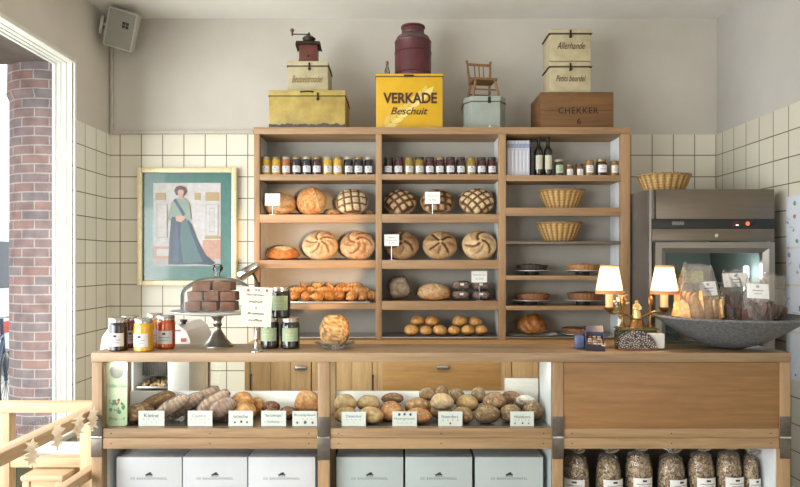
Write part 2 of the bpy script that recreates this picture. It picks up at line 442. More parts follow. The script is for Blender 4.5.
# bicycle standing outside
bk = thing('bicycle', 'dark blue bicycle standing outside on the pavement by the brick column', 'bicycle', (-4.05, 6.35, -.1), (0,0,.35))
m_bk = plain('bicycle_paint', (52,66,88), .35, .3)
for yy in (-.52, .52):
    w = MB(); Mx = Matrix.Translation((0, yy, .34)) @ Matrix.Rotation(PI/2, 4, 'Y')
    w.torus(.32, .02, M=Mx, n=40)
    for k in range(12):
        a = 2*PI*k/12; w.tube([(0, yy, .34), (0, yy+.31*math.cos(a), .34+.31*math.sin(a))], .003, 5)
    w.build('wheel', M_['black'], bk)
b = MB()
for p in ([(0,-.52,.34),(0,-.08,.32),(0,-.22,.82)], [(0,-.52,.34),(0,-.2,.74)], [(0,-.08,.32),(0,.36,.78)], [(0,-.2,.76),(0,.34,.84)], [(0,.52,.34),(0,.34,.9),(0,.32,1.02)]):
    b.tube(p, .018, 8)
b.build('bicycle_frame', m_bk, bk)
b = MB(); b.tube([(-.28,.14,1.04),(-.1,.3,1.04),(.1,.3,1.04),(.28,.14,1.04)], .013, 8); b.build('handlebar', M_['chrome'], bk)
b = MB(); b.ball((0,-.24,.88), .1, .8, 1.3, .45); b.build('saddle', M_['black'], bk)

# ================================================================== WALL ITEMS
# loudspeaker in the corner
sp = thing('wall_loudspeaker', 'pale grey loudspeaker tilted down high in the corner above the tiles', 'speaker', (X(122,4.36), 4.36, Z(29.5,4.36)), Euler((math.radians(20), math.radians(13), math.radians(16))).to_matrix().to_euler())
m_sp = plain('speaker_housing', (186,182,172), .5); m_gr = plain('speaker_grille', (150,148,140), .7, c2=(134,132,124), ns=300)
b = MB(); b.box(-.095,.095,-.06,.07,-.13,.13,.014); b.build('housing', m_sp, sp)
b = MB(); b.box(-.082,.082,-.068,-.055,-.117,.117,.004); b.build('grille', m_gr, sp)
b = MB()
for i in (-1,1):
    for j in (-1,1): b.box(.03+i*.011-.009,.03+i*.011+.009,-.0705,-.067,.035+j*.011-.009,.035+j*.011+.009,.001)
b.build('emblem', M_['ink'], sp)
b = MB(); b.box(-.14,-.12,-.01,.03,-.07,.05,.003); b.tube([(-.13,.01,0),(-.09,.01,0)], .012, 8); b.build('wall_bracket', m_sp, sp)
# white cable conduit
m_con = plain('conduit_paint', (196,188,176), .5)
b = MB(); zt = Z(132.5, YB)
b.box(X(111.5,YB), X(114.2,YB), YB-.018, YB-.002, zt-.008, Z(48,YB), .003)
b.box(X(111.5,YB), X(254,YB), YB-.022, YB-.002, zt-.012, zt+.012, .003)
struct(b.build('trim_1', m_con))
# framed picture
PY = 4.53
px0, px1, pz0, pz1 = X(138.5,PY), X(237.5,PY), Z(285.5,PY), Z(168,PY)
pic = thing('framed_picture', 'gold framed picture of a woman in a long teal gown on tiled wall', 'picture', ((px0+px1)/2, PY, (pz0+pz1)/2))
hw, hh = (px1-px0)/2, (pz1-pz0)/2
m_gold = plain('pale_gold_frame', (226,212,176), .4, .2, c2=(208,190,148), ns=30)
b = MB(); w = .036
b.box(-hw,-hw+w,-.03,.018,-hh,hh,.006); b.box(hw-w,hw,-.03,.018,-hh,hh,.006); b.box(-hw+w,hw-w,-.03,.018,hh-w,hh,.006); b.box(-hw+w,hw-w,-.03,.018,-hh,-hh+w,.006)
b.build('picture_frame', m_gold, pic)
def flat(name, c, **k): return plain(name, c, k.pop('rough', .25), c2=tuple(int(v*.9) for v in c), ns=k.pop('ns', 12), **k)
m_mat = flat('teal_mount', (74,118,112), coat=.4)
b = MB(); b.box(-hw+w,hw-w,-.006,.012,-hh+w,hh-w); b.build('mount', m_mat, pic, smooth=False)
def pp(px, py): return (X(px,PY)-(px0+px1)/2, Z(py,PY)-(pz0+pz1)/2)
pm = [flat('p_wall',(196,192,192),ns=30), flat('p_panel',(176,172,172)), flat('p_gilt',(176,152,112),ns=90), flat('p_salmon',(190,146,126),ns=60), flat('p_gown',(46,68,88),ns=60), flat('p_gown2',(72,104,108),ns=70), flat('p_lace',(136,152,140),ns=140), flat('p_skin',(196,158,138)), flat('p_hair',(92,66,58),ns=90), flat('p_sash',(58,82,112))]
b = MB(); d = [-.008]
def poly(mi, pts):
    b.mi = mi; b.prism([pp(*p) for p in pts], d[0], d[0]+.0018); d[0] -= .0004
def rect(mi, x0, y0, x1, y1): poly(mi, [(x0,y0),(x1,y0),(x1,y1),(x0,y1)])
rect(0, 153.7,183,221,266)
rect(3, 153.7,246,172,259); rect(0,155,243,221,246.5); rect(3,203,240,221,259); rect(2,205,236,221,239)
rect(1, 153.7,259,221,266); rect(0,157,249,170,256)
rect(2, 206,192.5,219.5,201); rect(2,195,193,201,200); rect(2,156,193,166,200)
rect(1, 206,204,219,236); rect(0, 207,205,218,235); rect(1,210,208,215,232); rect(0,210.7,208.8,214.3,231.2)
rect(1, 157,204,168,238); rect(0,158.2,205,167,237)
poly(4, [(172,216),(186,216),(192,224),(198,240),(206,255),(216,263),(212,265),(196,264),(182,264.5),(169,264.5),(170,240)])
poly(5, [(182,218),(187,219),(193,236),(199,252),(204,262),(190,263),(184,263),(181,240)])
poly(9, [(176,222),(179,219),(180,262),(174,262)])
poly(6, [(172,203),(176,198.5),(186,198.5),(190,203),(192,219),(188,221),(186,217),(173,217),(171,221),(168.5,219)])
poly(9, [(174,200),(177,199),(186,214),(184,217)])
poly(7, [(176,217),(182,215.5),(187,217.5),(182,222.5),(177,221)])
poly(7, [(179,199),(179,195),(184,195),(184,199)])
poly(8, [(175,191),(177,187),(181.5,185.8),(186,187.5),(187.5,191.5),(185.5,195.5),(177,195.5)])
poly(7, [(178.6,191),(181.5,189.5),(184.6,191),(184.2,195),(181.5,197.4),(178.9,195)])
b.build('print', pm, pic, smooth=False)
# children's drawings on the fridge-side wall
m_pap = plain('drawing_paper', (206,212,222), .7, c2=(196,202,214), ns=8)
cols = [plain('d_blue',(104,116,154),.8), plain('d_yellow',(208,186,124),.8), plain('d_red',(180,122,124),.8), plain('d_lilac',(160,150,176),.8), plain('d_green',(110,150,120),.8)]
rng = random.Random(4)
for k, (zt_, zb_, kind, lab) in enumerate([(Z(197,3.72), Z(247,3.72), 0, "colourful child's drawing, topmost paper on the tiles beside the fridge"), (Z(249,3.72), Z(284,3.72), 1, 'mostly blank white paper with faint lilac pencil, under the colourful drawing'), (Z(286,3.72), Z(330,3.72), 2, 'drawing of blue dots and a blue house, above the lowest paper'), (Z(332,3.72), Z(378,3.72), 3, 'lowest paper beside the fridge, with loose blue scribbles')]):
    t = thing('child_drawing', lab, 'drawing', (XR-.004, 3.60, (zt_+zb_)/2), group='papers pinned beside the fridge')
    h = (zt_-zb_)/2; b = MB(); b.box(-.001,.002,-.24,.125,-h,h); b.build('paper', m_pap, t, smooth=False)
    b = MB(); n = [16, 5, 9, 7][kind]
    for i in range(n):
        b.mi = rng.choice({0:[0,0,1,2,2,3,4],1:[3],2:[0,0,0,3],3:[0,0,3]}[kind])
        yy, zz, r = rng.uniform(-.2,.11), rng.uniform(-h*.85,h*.85), rng.uniform(.006,.020)
        if rng.random() < .6:
            b.prism([(yy+r*math.cos(a*PI/5)*rng.uniform(.8,1.2), zz+r*math.sin(a*PI/5)*rng.uniform(.8,1.3)) for a in range(10)], -.0022-.0001*i, -.0012, 'x')
        else:
            b.tube([(-.0018, yy, zz), (-.0018, yy+r, zz+r*rng.uniform(-1,1)), (-.0018, yy+2*r, zz+rng.uniform(-r,r))], .0016, 4)
    b.build('drawn_print', cols, t, smooth=False)
# ================================================================== SHELVING UNIT
SF, SBK = 3.97, 4.23          # front plane and face of the backing
sx = lambda p: X(p, SF)
sz = lambda p: Z(p, SF)
ZTOP = sz(127); ZBASE = sz(339.5)
un = thing('shelving_unit', 'wide oak shelving unit of three bays with pale grey backing', 'shelving', ((sx(254)+sx(630.5))/2, SF, ZBASE))
ux, uz = un.location.x, un.location.z
def ub(b, x0, x1, y0, y1, z0, z1, bev=.003): b.box(x0-ux, x1-ux, y0-SF, y1-SF, z0-uz, z1-uz, bev)
b = MB(); ub(b, sx(253.8), sx(630.5), SF, 4.52, sz(134), ZTOP); b.build('top_board', M_['shelf_x'], un)
for (p0, p1) in ((253.8,259.5), (375.7,381.8), (498.8,506), (621.3,630.5)):
    b = MB(); ub(b, sx(p0), sx(p1), SF+.001, SF+.045, ZBASE, sz(134)); b.build('upright', M_['shelf_z'], un)
b = MB(); ub(b, sx(254.5), sx(630), SBK, SBK+.02, ZBASE, sz(134)); b.build('backing', M_['backing'], un, smooth=False)
for p in (256.5, 378.7, 502.4, 626):
    b = MB(); ub(b, sx(p)-.012, sx(p)+.012, SF+.046, SBK-.001, ZBASE, sz(134)-.001, 0); b.build('side_lining', M_['innerwhite'], un, smooth=False)
shelves = {}
def shelf(bay, k, t, bt, mat='shelf_x'):
    p0, p1 = {'L':(259.5,375.7), 'M':(381.8,498.8), 'R':(506,621.3)}[bay]
    i = {'L':(256.5,378.7), 'M':(378.7,502.4), 'R':(502.4,626)}[bay]
    b = MB(); ub(b, sx(p0)-.0005, sx(p1)+.0005, SF+.002, SF+.045, sz(bt), sz(t), .003)
    ub(b, sx(i[0])+.0125, sx(i[1])-.0125, SF+.04, SBK-.002, max(sz(bt), sz(t)-.03), sz(t)-.0005, 0)
    b.build('shelf', M_[mat], un); shelves[bay+str(k)] = sz(t)
for bay, L in {'L':[(174.2,180.3),(214.4,222.7),(260,268.4),(303.4,309.5)], 'M':[(174,179.6),(214,222.7),(260,269),(301.2,310)], 'R':[(175,181),(207.6,216),(241,244.2),(275.6,280),(306,310.2)]}.items():
    for k, (t, bt) in enumerate(L):
        shelf(bay, k+1, t, bt, 'stainless' if (bay, k) == ('R', 2) else 'shelf_x')
for (p0,p1) in ((259.5,375.7),(381.8,498.8),(506,621.3)):
    b = MB(); ub(b, sx(p0)+.002, sx(p1)-.002, SF+.004, SBK-.003, sz(338.5), sz(337), 0); b.build('metal_bottom_tray', M_['stainless2'], un, smooth=False)
for k in 'LMR': shelves[k+'0'] = sz(337)

# ------------------------------------------------------------------ base cabinets and back worktop
BF = 3.70
bz = lambda p: Z(p, BF)
WT = ZBASE - .001
b = MB(); b.box(X(243,BF), 1.435, BF-.03, 4.52, WT-.04, WT, .004)
tag(b.build('back_worktop', M_['cab_x']), 'long oak worktop running under the shelving unit', 'worktop')
def basecab(xa, xb, lab, fronts):
    t = thing('base_cabinet', lab, 'cabinet', ((xa+xb)/2, BF, 0), group='oak base cabinets under the shelving')
    h = WT-.042; W = (xb-xa)/2
    b = MB(); b.box(-W+.001, W-.001, .02, .8, .08, h-.002); b.box(-W+.02, W-.02, .06, .8, 0, .08); b.build('carcass', M_['cab_z'], t, smooth=False)
    fr = MB(); fr.box(-W, W, 0, .02, h-.035, h-.001, .002); fr.box(-W, -W+.03, 0, .02, .08, h-.035, .002); fr.box(W-.03, W, 0, .02, .08, h-.035, .002); fr.build('face_frame', M_['cab_z'], t)
    for (kind, x0, x1, z0, z1, hx, hz) in fronts:
        x0 -= (xa+xb)/2; x1 -= (xa+xb)/2
        if kind == 'door':
            d = MB(); n = max(1, round((x1-x0)/.115)); w = (x1-x0)/n
            for i in range(n): d.box(x0+i*w+.0008, x0+(i+1)*w-.0008, -.004, .018, z0, z1, .002)
            o = d.build('door', M_['cab_z'], t)
            hb = MB(); q = hx-(xa+xb)/2; hb.tube([(q,-.004,hz-.045),(q,-.026,hz-.04),(q,-.026,hz+.04),(q,-.004,hz+.045)], .005, 8); hb.build('handle', M_['steel'], o)
        else:
            d = MB(); d.box(x0, x1, -.004, .018, z0, z1, .003); o = d.build('drawer', M_['cab_x'], t)
            hb = MB(); q = hx-(xa+xb)/2
            hb.box(q-.035, q+.035, -.026, -.004, hz-.012, hz+.012, .006); hb.build('handle', M_['stainless2'], o)
    return t
zt_ = WT-.075
c0, c1, c2, c3 = X(244.5,BF), X(378,BF), X(506,BF), 1.43
lc = basecab(c0, c1-.001, 'oak base cabinet nearest the picture, with plank doors and slim steel handles', [('door', c0+.035, X(311,BF), .1, zt_, X(251.5,BF), bz(382)), ('door', X(311.5,BF)+.003, c1-.035, .1, zt_, X(373,BF), bz(383)), ])
_d = [o for o in lc.children if o.name.startswith('door')][0]
hb = MB(); hq = X(301,BF)-lc.location.x; hb.box(hq-.035, hq+.035, -.026, -.004, bz(367.5)-.012, bz(367.5)+.012, .006); hb.build('handle', M_['stainless2'], _d)
basecab(c1, c2-.001, 'oak base cabinet in the middle, with wide drawers and metal cup handles', [('drawer', c1+.03, c2-.03, zt_-.24, zt_, X(442.5,BF), bz(367)), ('drawer', c1+.03, c2-.03, .1, zt_-.25, X(442.5,BF), zt_-.3)])
basecab(c2, c3, 'oak base cabinet beside the fridge, with plank doors', [('door', c2+.035, (c2+c3)/2-.004, .1, zt_, (c2+c3)/2-.03, bz(384)), ('door', (c2+c3)/2+.004, c3-.035, .1, zt_, (c2+c3)/2+.03, bz(384))])

# ------------------------------------------------------------------ jars on the top shelves
JC = {'y': (206,164,52), 'o': (166,98,48), 'd': (34,22,30), 'b': (34,28,44), 'm': (66,24,32), 'v': (150,124,36), 'n': (40,24,20)}
JN = {'y': 'yellow', 'o': 'amber', 'd': 'near-black', 'b': 'blue-black', 'm': 'maroon', 'v': 'olive yellow', 'n': 'dark brown'}
jm = {k: plain('jam_'+JN[k], c, .18, c2=tuple(int(v*.75) for v in c), ns=60, coat=.6) for k, c in JC.items()}
m_lidg = plain('jar_lid_gold', (150,128,88), .35, .6); m_lidw = plain('jar_lid_pale', (170,160,140), .35, .4); m_lidd = plain('jar_lid_dark', (70,64,60), .4, .4)
def label_wrap(r, z0, z1, a0=-PI*.79, a1=-PI*.21, n=14, marks=True):
    b = MB()
    vs = []; fs = []
    for i in range(n+1):
        a = a0+(a1-a0)*i/n
        for z in (z0, z1): vs.append((r*math.cos(a), r*math.sin(a), z))
    for i in range(n): fs.append((2*i, 2*i+2, 2*i+3, 2*i+1))
    b.add(vs, fs)
    if marks:
        b.mi = 1; h = z1-z0
        def strip(a, b_, zz0, zz1):
            vs = []; fs = []; k = 5
            for i in range(k+1):
                t = a+(b_-a)*i/k
                for z in (zz0, zz1): vs.append(((r+.0006)*math.cos(t), (r+.0006)*math.sin(t), z))
            for i in range(k): fs.append((2*i, 2*i+2, 2*i+3, 2*i+1))
            b.add(vs, fs)
        m = -PI/2
        strip(m-.16, m+.16, z0+h*.70, z0+h*.86)
        b.mi = 2
        strip(m-.55, m+.55, z0+h*.46, z0+h*.54); strip(m-.42, m+.42, z0+h*.26, z0+h*.33)
    return b
def jar(name, lab, cat, r, h, mat, lid, label_h=(.16,.56), group=None, lidh=.12, labmats=None, marks=True, glassy=False):
    t = thing(name, lab, cat, group=group)
    hl = h*(1-lidh)
    b = MB(); b.lathe([(0,0),(r*.88,0),(r,r*.14),(r,hl*.86),(r*.96,hl*.94),(r*.84,hl*.985),(r*.84,hl*1.0),(0,hl*1.0)], 24); b.build('jar_body', mat, t, sharp=40)
    b = MB(); b.lathe([(0,hl*.975),(r*.93,hl*.975),(r*.94,h*.985),(r*.90,h),(0,h)], 24); b.build('jar_lid', lid, t, sharp=40)
    label_wrap(r*1.012, h*label_h[0], h*label_h[1], marks=marks).build('jar_label', labmats or [M_['label'], M_['ink'], M_['greyink']], t, recalc=False)
    return t
JY = 4.04
m_jlab = plain('small_jar_label', (206,206,208), .6, c2=(196,196,200), ns=60)
def jrow(bay, codes, p0, p1, zsh, lidm, bayname, hpx=17.2):
    n = len(codes)
    for i, k in enumerate(codes):
        p = p0+(p1-p0)*i/(n-1)
        t = jar('jam_jar', 'small jar of %s jam, %s from the window side, top shelf, %s bay' % (JN[k], ORD[i], bayname), 'jar', .0302, .117*hpx/17.2, jm[k], lidm[i % len(lidm)], (.15,.50), group='small jam jars on the top shelf of the %s bay' % bayname, labmats=[m_jlab, M_['ink'], M_['greyink']])
        t.location = (X(p, JY), JY+random.uniform(-.006,.006), zsh+.0005); t.rotation_euler = (0,0,random.uniform(-.2,.2))
jrow('L', 'yyodbmyyddd', 266.3, 369.0, shelves['L1'], [m_lidw, m_lidg], 'picture-side')
jrow('M', 'nmvvmmmnvmm', 388.5, 491.8, shelves['M1'], [m_lidd, m_lidd, m_lidg], 'middle', 16.6)
# right bay top shelf
zr = shelves['R1']
m_book = plain('white_book_spine', (196,198,210), .6, c2=(184,186,200), ns=20)
for i in range(6):
    t = thing('white_booklet', 'white spined booklet with blue band, %s from the window side on the top shelf' % ORD[i], 'booklet', (X(508.9+i*3.75, 4.03), 4.03, zr+.0005), group='white booklets on the top shelf')
    w = .0112; b = MB(); b.box(-w, w, -.004, .12, 0, .2255, .0015); b.build('cover', m_book, t)
    b = MB(); b.box(-w+.001, w-.001, -.0046, -.0042, .178, .205, 0); b.build('spine_band', M_['greyink'] if i in (0,) else plain('booklet_blue', (140,156,190), .6), t, smooth=False)
    b = MB(); b.box(-w*.4, w*.3, -.0046, -.0042, .03, .16, 0); b.build('spine_title', plain('booklet_pale', (214,216,226), .6), t, smooth=False)
t = thing('spiral_notebook', 'dark spiral bound notebook standing between booklets and bottles', 'notebook', (X(532.3,4.04), 4.04, zr+.0005))
b = MB(); b.box(-.010,.010,0,.11,0,.185,.001); b.build('cover', M_['ink'], t)
b = MB()
for k in range(13): b.torus(.0075, .0017, (0,.0005,.012+k*.0135), 14, 5)
b.build('spiral_binding', M_['chrome'], t)
m_oil = plain('dark_green_bottle', (26,28,20), .1, c2=(20,22,16), coat=.5)
m_olab = plain('cream_bottle_label', (196,192,172), .6)
for i, p in enumerate((538.6, 547.9)):
    t = thing('oil_bottle', 'dark oil bottle with cream label, standing beside the %s' % ('spiral notebook' if i == 0 else 'squat green labelled jar'), 'bottle', (X(p,4.06), 4.06, zr+.0005), group='dark oil bottles')
    b = MB(); b.lathe([(0,0),(.024,0),(.027,.006),(.027,.158),(.024,.172),(.0125,.192),(.0105,.205),(.0105,.222),(.012,.223),(.012,.246),(0,.246)], 20); b.build('bottle_body', m_oil, t, sharp=45)
    label_wrap(.0275, .045, .135, marks=False).build('bottle_label', m_olab, t, recalc=False)
    b = MB(); b.lathe([(0,.236),(.0132,.236),(.0132,.2505),(0,.2505)], 16); b.build('bottle_cap', M_['black'], t, sharp=40)
m_green = plain('pale_green_label', (176,190,160), .6, c2=(160,176,146), ns=20)
m_oliv = plain('dark_olive_preserve', (44,46,30), .2, coat=.5)
m_pick = plain('brown_pickle', (112,72,40), .25, c2=(86,52,30), ns=60, coat=.5)
m_honey = plain('pale_brown_spread', (156,120,70), .25, c2=(128,92,50), ns=60, coat=.5)
for p, r, h, mat, lid, lh, lm, desc in [
    (559.0, .0295, .108, m_oliv, m_lidw, (.18,.66), m_green, 'squat jar with pale green label beside the oil bottles'),
    (569.5, .0245, .074, m_pick, m_lidg, (.08,.62), None, 'low amber jar beside the green labelled jar'),
    (579.6, .0245, .080, m_pick, m_lidd, (.08,.58), None, 'low amber jar with dark lid, second of the two low jars'),
    (589.2, .0285, .104, m_honey, m_lidg, (.22,.66), None, 'tall pale brown jar with gold lid, behind the second low jar'),
    (601.5, .0345, .108, jm['n'], m_lidg, (.22,.66), None, 'widest jar of dark preserve, with gold rimmed lid and white label'),
    (614.3, .0275, .098, m_honey, m_lidg, (.22,.70), None, 'pale brown jar at the upright nearest the fridge')]:
    t = jar('preserve_jar', desc+' on the top shelf', 'jar', r, h, mat, lid, lh, group='preserve jars beside the oil bottles', labmats=[lm or M_['label'], M_['greyink'], M_['greyink']])
    yy = 4.05; t.location = (X(p,yy), yy, zr+.0005)

# ------------------------------------------------------------------ wicker baskets
mixc0 = lambda a, b, t: tuple(a[i]*(1-t)+b[i]*t for i in range(3))
def basket_mb(rt, rb, h, n=44):
    "woven bowl: stakes and rows pushed in and out by turns, inside and outside walls, braided rim"
    b = MB(); rows = 14; seg = n*4
    vs = []; fs = []
    for side, off in ((0, 0), (1, -.009)):
        for k in range(rows+1):
            z = h*k/rows; r = rb+(rt-rb)*(k/rows)**.8 + off
            for i in range(seg):
                a = 2*PI*i/seg
                wv = .0016*math.sin(a*n)*(1 if k % 2 else -1) + .0020*math.cos(a*n/2.0)
                q = r + (wv if side == 0 else -wv)
                vs.append((q*math.cos(a), q*math.sin(a), z if side == 0 else max(z, .008)))
    for q_, (x_, y_, z_) in enumerate(vs):
        a = math.atan2(y_, x_); st_ = .5+.5*math.cos(a*n/2.0); k_ = (q_//seg) % (rows+1)
        b.col[q_] = mixc0(lin((128,94,54)), lin((208,172,112)), st_**.6*(.55+.45*(k_ % 2)))
    b.col[len(vs)] = lin((150,112,66)); b.col[len(vs)+1] = lin((120,88,50))
    B = (rows+1)*seg
    for k in range(rows):
        for i in range(seg):
            j = (i+1) % seg
            fs.append((k*seg+i, k*seg+j, (k+1)*seg+j, (k+1)*seg+i)); fs.append((B+k*seg+i, B+(k+1)*seg+i, B+(k+1)*seg+j, B+k*seg+j))
    for i in range(seg):
        j = (i+1) % seg; fs.append((rows*seg+i, rows*seg+j, B+rows*seg+j, B+rows*seg+i))
    c0 = len(vs); vs.append((0,0,0)); vs.append((0,0,.008))
    for i in range(seg):
        j = (i+1) % seg; fs.append((c0, j, i)); fs.append((c0+1, B+i, B+j))
    cc = dict(b.col); b.add(vs, fs); b.col = cc
    return b
def basket(lab, loc, rt, rb, h, sy=1.0):
    t = thing('wicker_basket', lab, 'basket', loc, group='wicker bread baskets')
    bb = basket_mb(rt, rb, h)
    for p in bb.v: p.y *= sy
    bb.build('woven_bowl', M_['wicker'], t, sharp=60)
    b = MB()
    for ph in (0, PI):
        pts = []
        for i in range(97):
            a = 2*PI*i/96; q = rt-.003+.0055*math.cos(a*22+ph); pts.append((q*math.cos(a), sy*q*math.sin(a), h+.001+.0055*math.sin(a*22+ph)))
        b.tube(pts, .0052, 6, caps=False)
    b.build('braided_rim', M_['wickerrim'], t, sharp=70)
    return t
basket('wicker basket on the upper basket shelf, under the jars and booklets', (X(561.3,4.10), 4.10, shelves['R2']+.0005), .146, .088, .115, .72)
basket('wicker basket on the thin metal shelf, below the other shelved basket', (X(559.3,4.10), 4.10, shelves['R3']+.0005), .146, .088, .115, .72)
# ================================================================== BREAD
L_ = lambda *c: lin(c)
def mixc(a, b, t):
    t = max(0, min(1, t)); return tuple(a[i]*(1-t)+b[i]*t for i in range(3))
def sst(e0, e1, x):
    t = max(0, min(1, (x-e0)/(e1-e0))); return t*t*(3-2*t)
def nz(p, s, o=0): return mnoise.noise(Vector((p[0]*s+o, p[1]*s+o*1.7, p[2]*s-o)))
def loaf_mesh(a, b_, c, colfn, dispfn=None, nu=44, nv=26, flat=.45, seed=0, lump=.05, sq=1.0, name='loaf', mat='bread'):
    """crusty loaf: half-axes a, b_, c; top at +z; colfn(d) albedo, dispfn(d) outward scale"""
    m = MB(); vs = []; fs = []
    for k in range(nv+1):
        th = PI*k/nv
        for i in range(nu):
            ph = 2*PI*i/nu
            d = Vector((math.sin(th)*math.cos(ph), math.sin(th)*math.sin(ph), math.cos(th)))
            s = 1 + lump*nz(d, 1.6, seed) + lump*.4*nz(d, 5.0, seed+3)
            e = dispfn(d) if dispfn else 0.0
            f = lambda v: math.copysign(abs(v)**sq, v)
            z = d.z*c if d.z > 0 else d.z*c*flat
            vs.append((f(d.x)*a*(s+e), f(d.y)*b_*(s+e), z*(s+e)))
            m.col[len(vs)-1] = colfn(d)
    for k in range(nv):
        for i in range(nu):
            j = (i+1) % nu
            fs.append((k*nu+i, (k+1)*nu+i, (k+1)*nu+j, k*nu+j))
    cc = dict(m.col); m.add(vs, fs); m.col = cc
    bm = m.build(name, M_[mat], sharp=180, recalc=False)
    return bm
BR_D, BR_M, BR_L, FLOUR, FLOUR2 = L_(96,64,38), L_(150,104,62), L_(196,148,92), L_(216,196,160), L_(186,164,130)
def grid_fn(ang, step, seed, light=FLOUR, groove=BR_D, w=.085, side=BR_M):
    ca, sa = math.cos(ang), math.sin(ang)
    def g(d):
        u, v = d.x*ca+d.y*sa, -d.x*sa+d.y*ca
        du = abs((u/step+.5) % 1-.5)*step; dv = abs((v/step+.5) % 1-.5)*step
        return min(du, dv)
    def colfn(d):
        n = nz(d, 6, seed)
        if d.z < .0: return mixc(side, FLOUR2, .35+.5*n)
        c = mixc(light, FLOUR2, .4+n)
        c = mixc(groove, c, sst(w*.55, w*1.05, g(d)+.02*n))
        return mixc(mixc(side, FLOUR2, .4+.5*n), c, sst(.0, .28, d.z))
    def disp(d):
        return (-.055*(1-sst(w*.4, w*1.2, g(d)))) if d.z > .1 else 0
    return colfn, disp
def wheel_fn(n, twist, seed, light=FLOUR, cut=BR_D, base=FLOUR2, r0=.15, r1=.80, w=.075, dark=0.5):
    w *= 1.4; cut = tuple(v*.8 for v in cut)
    def g(d):
        r = math.hypot(d.x, d.y); a = math.atan2(d.y, d.x) + twist*r + seed
        if r < r0*.6 or r > r1*1.1 or d.z < 0: return 1.0
        q = abs(((a*n/(2*PI))+.5) % 1-.5)*2*PI/n*max(r,.12)
        return q + .6*max(0, r0-r) + .6*max(0, r-r1)
    def colfn(d):
        m_ = nz(d, 4.5, seed+9); s = nz(d, 11, seed)
        c = mixc(base, light, .5+.9*m_+.4*s)
        c = mixc(c, BR_M, max(0, dark*(.35+m_*1.2)))
        r = math.hypot(d.x, d.y); ph = ((math.atan2(d.y, d.x)+twist*r+seed)*n/(2*PI)+.5) % 1
        if d.z > 0: c = mixc(c, mixc(BR_M, cut, .45), sst(.45, 1.0, ph)*sst(r0, r0+.3, r)*(1-sst(r1*.85, r1*1.15, r))*(.55+.5*dark))
        c = mixc(cut, c, sst(w*.5, w*1.25, g(d)+.02*s))
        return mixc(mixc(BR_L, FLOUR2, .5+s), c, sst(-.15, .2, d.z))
    def disp(d):
        r = math.hypot(d.x, d.y); ph = ((math.atan2(d.y, d.x)+twist*r+seed)*n/(2*PI)+.5) % 1
        f = .085*(ph-.5)*sst(.1, .4, r)*(1-sst(.7, .95, r)) if d.z > 0 else 0
        return -.075*(1-sst(w*.4, w*1.5, g(d))) + f
    return colfn, disp
def plain_fn(c1, c2, seed, flour=None, cuts=0, along='x'):
    def g(d):
        if not cuts: return 1
        u, v = (d.x, d.y) if along == 'x' else (d.y, d.x)
        q = abs(((u+.35*v)*cuts*.5+.5) % 1-.5)/(cuts*.5)
        return q + max(0, abs(v)-.55)
    def crack(d): return abs(nz(d, 2.6, seed+7)+.35*nz(d, 6, seed))
    def colfn(d):
        n1, n2 = nz(d, 3, seed), nz(d, 9, seed+2)
        c = mixc(c1, c2, .5+1.0*n1+.3*n2)
        if flour: c = mixc(c, flour, sst(.1, .75, d.z+.5*n1)*.8)
        else: c = mixc(c, FLOUR, max(0, .22+.9*n2)*sst(.2, .9, d.z)*.6)
        if d.z > .05: c = mixc(mixc(c, FLOUR, .45), c, sst(.015, .07, crack(d)))
        if cuts and d.z > .1: c = mixc(mixc(c, FLOUR, .55), c, sst(.02, .09, g(d)))
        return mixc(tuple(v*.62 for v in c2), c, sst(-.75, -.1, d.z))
    def disp(d):
        e = -.025*(1-sst(.01, .08, crack(d))) if d.z > 0 else 0
        return e + ((-.05*(1-sst(.02, .11, g(d)))) if cuts and d.z > .1 else 0)
    return colfn, disp
from mathutils.bvhtree import BVHTree
def wbvh(o, k=1.0):
    R = o.matrix_basis
    return BVHTree.FromPolygons([R @ v.co for v in o.data.vertices], [p.vertices[:] for p in o.data.polygons])
def resolve(L, its=30, dy=.004, floor=None, ylim=None, k_y=.96):
    "ease a heap apart: of two loaves that cut each other the farther one slides back along the line of sight, or both get slimmer front to back"
    eye = Vector((0, 0, EYE))
    def ext(o):
        M = o.matrix_basis; P = [M @ v.co for v in o.data.vertices]
        return min(p.y for p in P), max(p.y for p in P), min(p.z for p in P)
    def clamp(o):
        if ylim:
            a, b_, _ = ext(o); o.location.y += max(0, ylim[0]-a) - max(0, b_-ylim[1])
        if floor is not None:
            z = ext(o)[2]
            if z < floor+.0005: o.location.z += floor+.0005-z
    for o in L: clamp(o)
    bv = {o.name: wbvh(o) for o in L}
    for _ in range(its):
        hit = []
        for i in range(len(L)):
            for j in range(i+1, len(L)):
                a, b_ = L[i], L[j]
                if (a.location-b_.location).length < .30 and bv[a.name].overlap(bv[b_.name]): hit.append((a, b_))
        if not hit: break
        ch = set()
        for a, b_ in hit:
            o, q = (a, b_) if a.location.y > b_.location.y else (b_, a)
            k = (o.location.y+dy)/o.location.y
            if ylim is None or ext(o)[1]+dy*1.2 < ylim[1]:
                o.location = eye+(o.location-eye)*k; o.scale = tuple(v*k for v in o.scale)
            else:
                for w in (o, q):
                    if w.rotation_euler.x < .5: w.scale = (w.scale[0]*.996, w.scale[1]*k_y, w.scale[2]*.996)
                q.location.y -= .0015
            clamp(o); clamp(q); ch |= {o, q}
        for o in ch: bv[o.name] = wbvh(o)
BG = {'L': 'loaves on the picture-side bay shelves', 'M': 'loaves on the middle bay shelves'}
def putloaf(o, px, Y, zb, rot, lab, group, cat='bread'):
    tag(o, lab, cat, group); rest(o, X(px, Y), Y, zb, rot); return o
LY = 4.10
T = math.radians
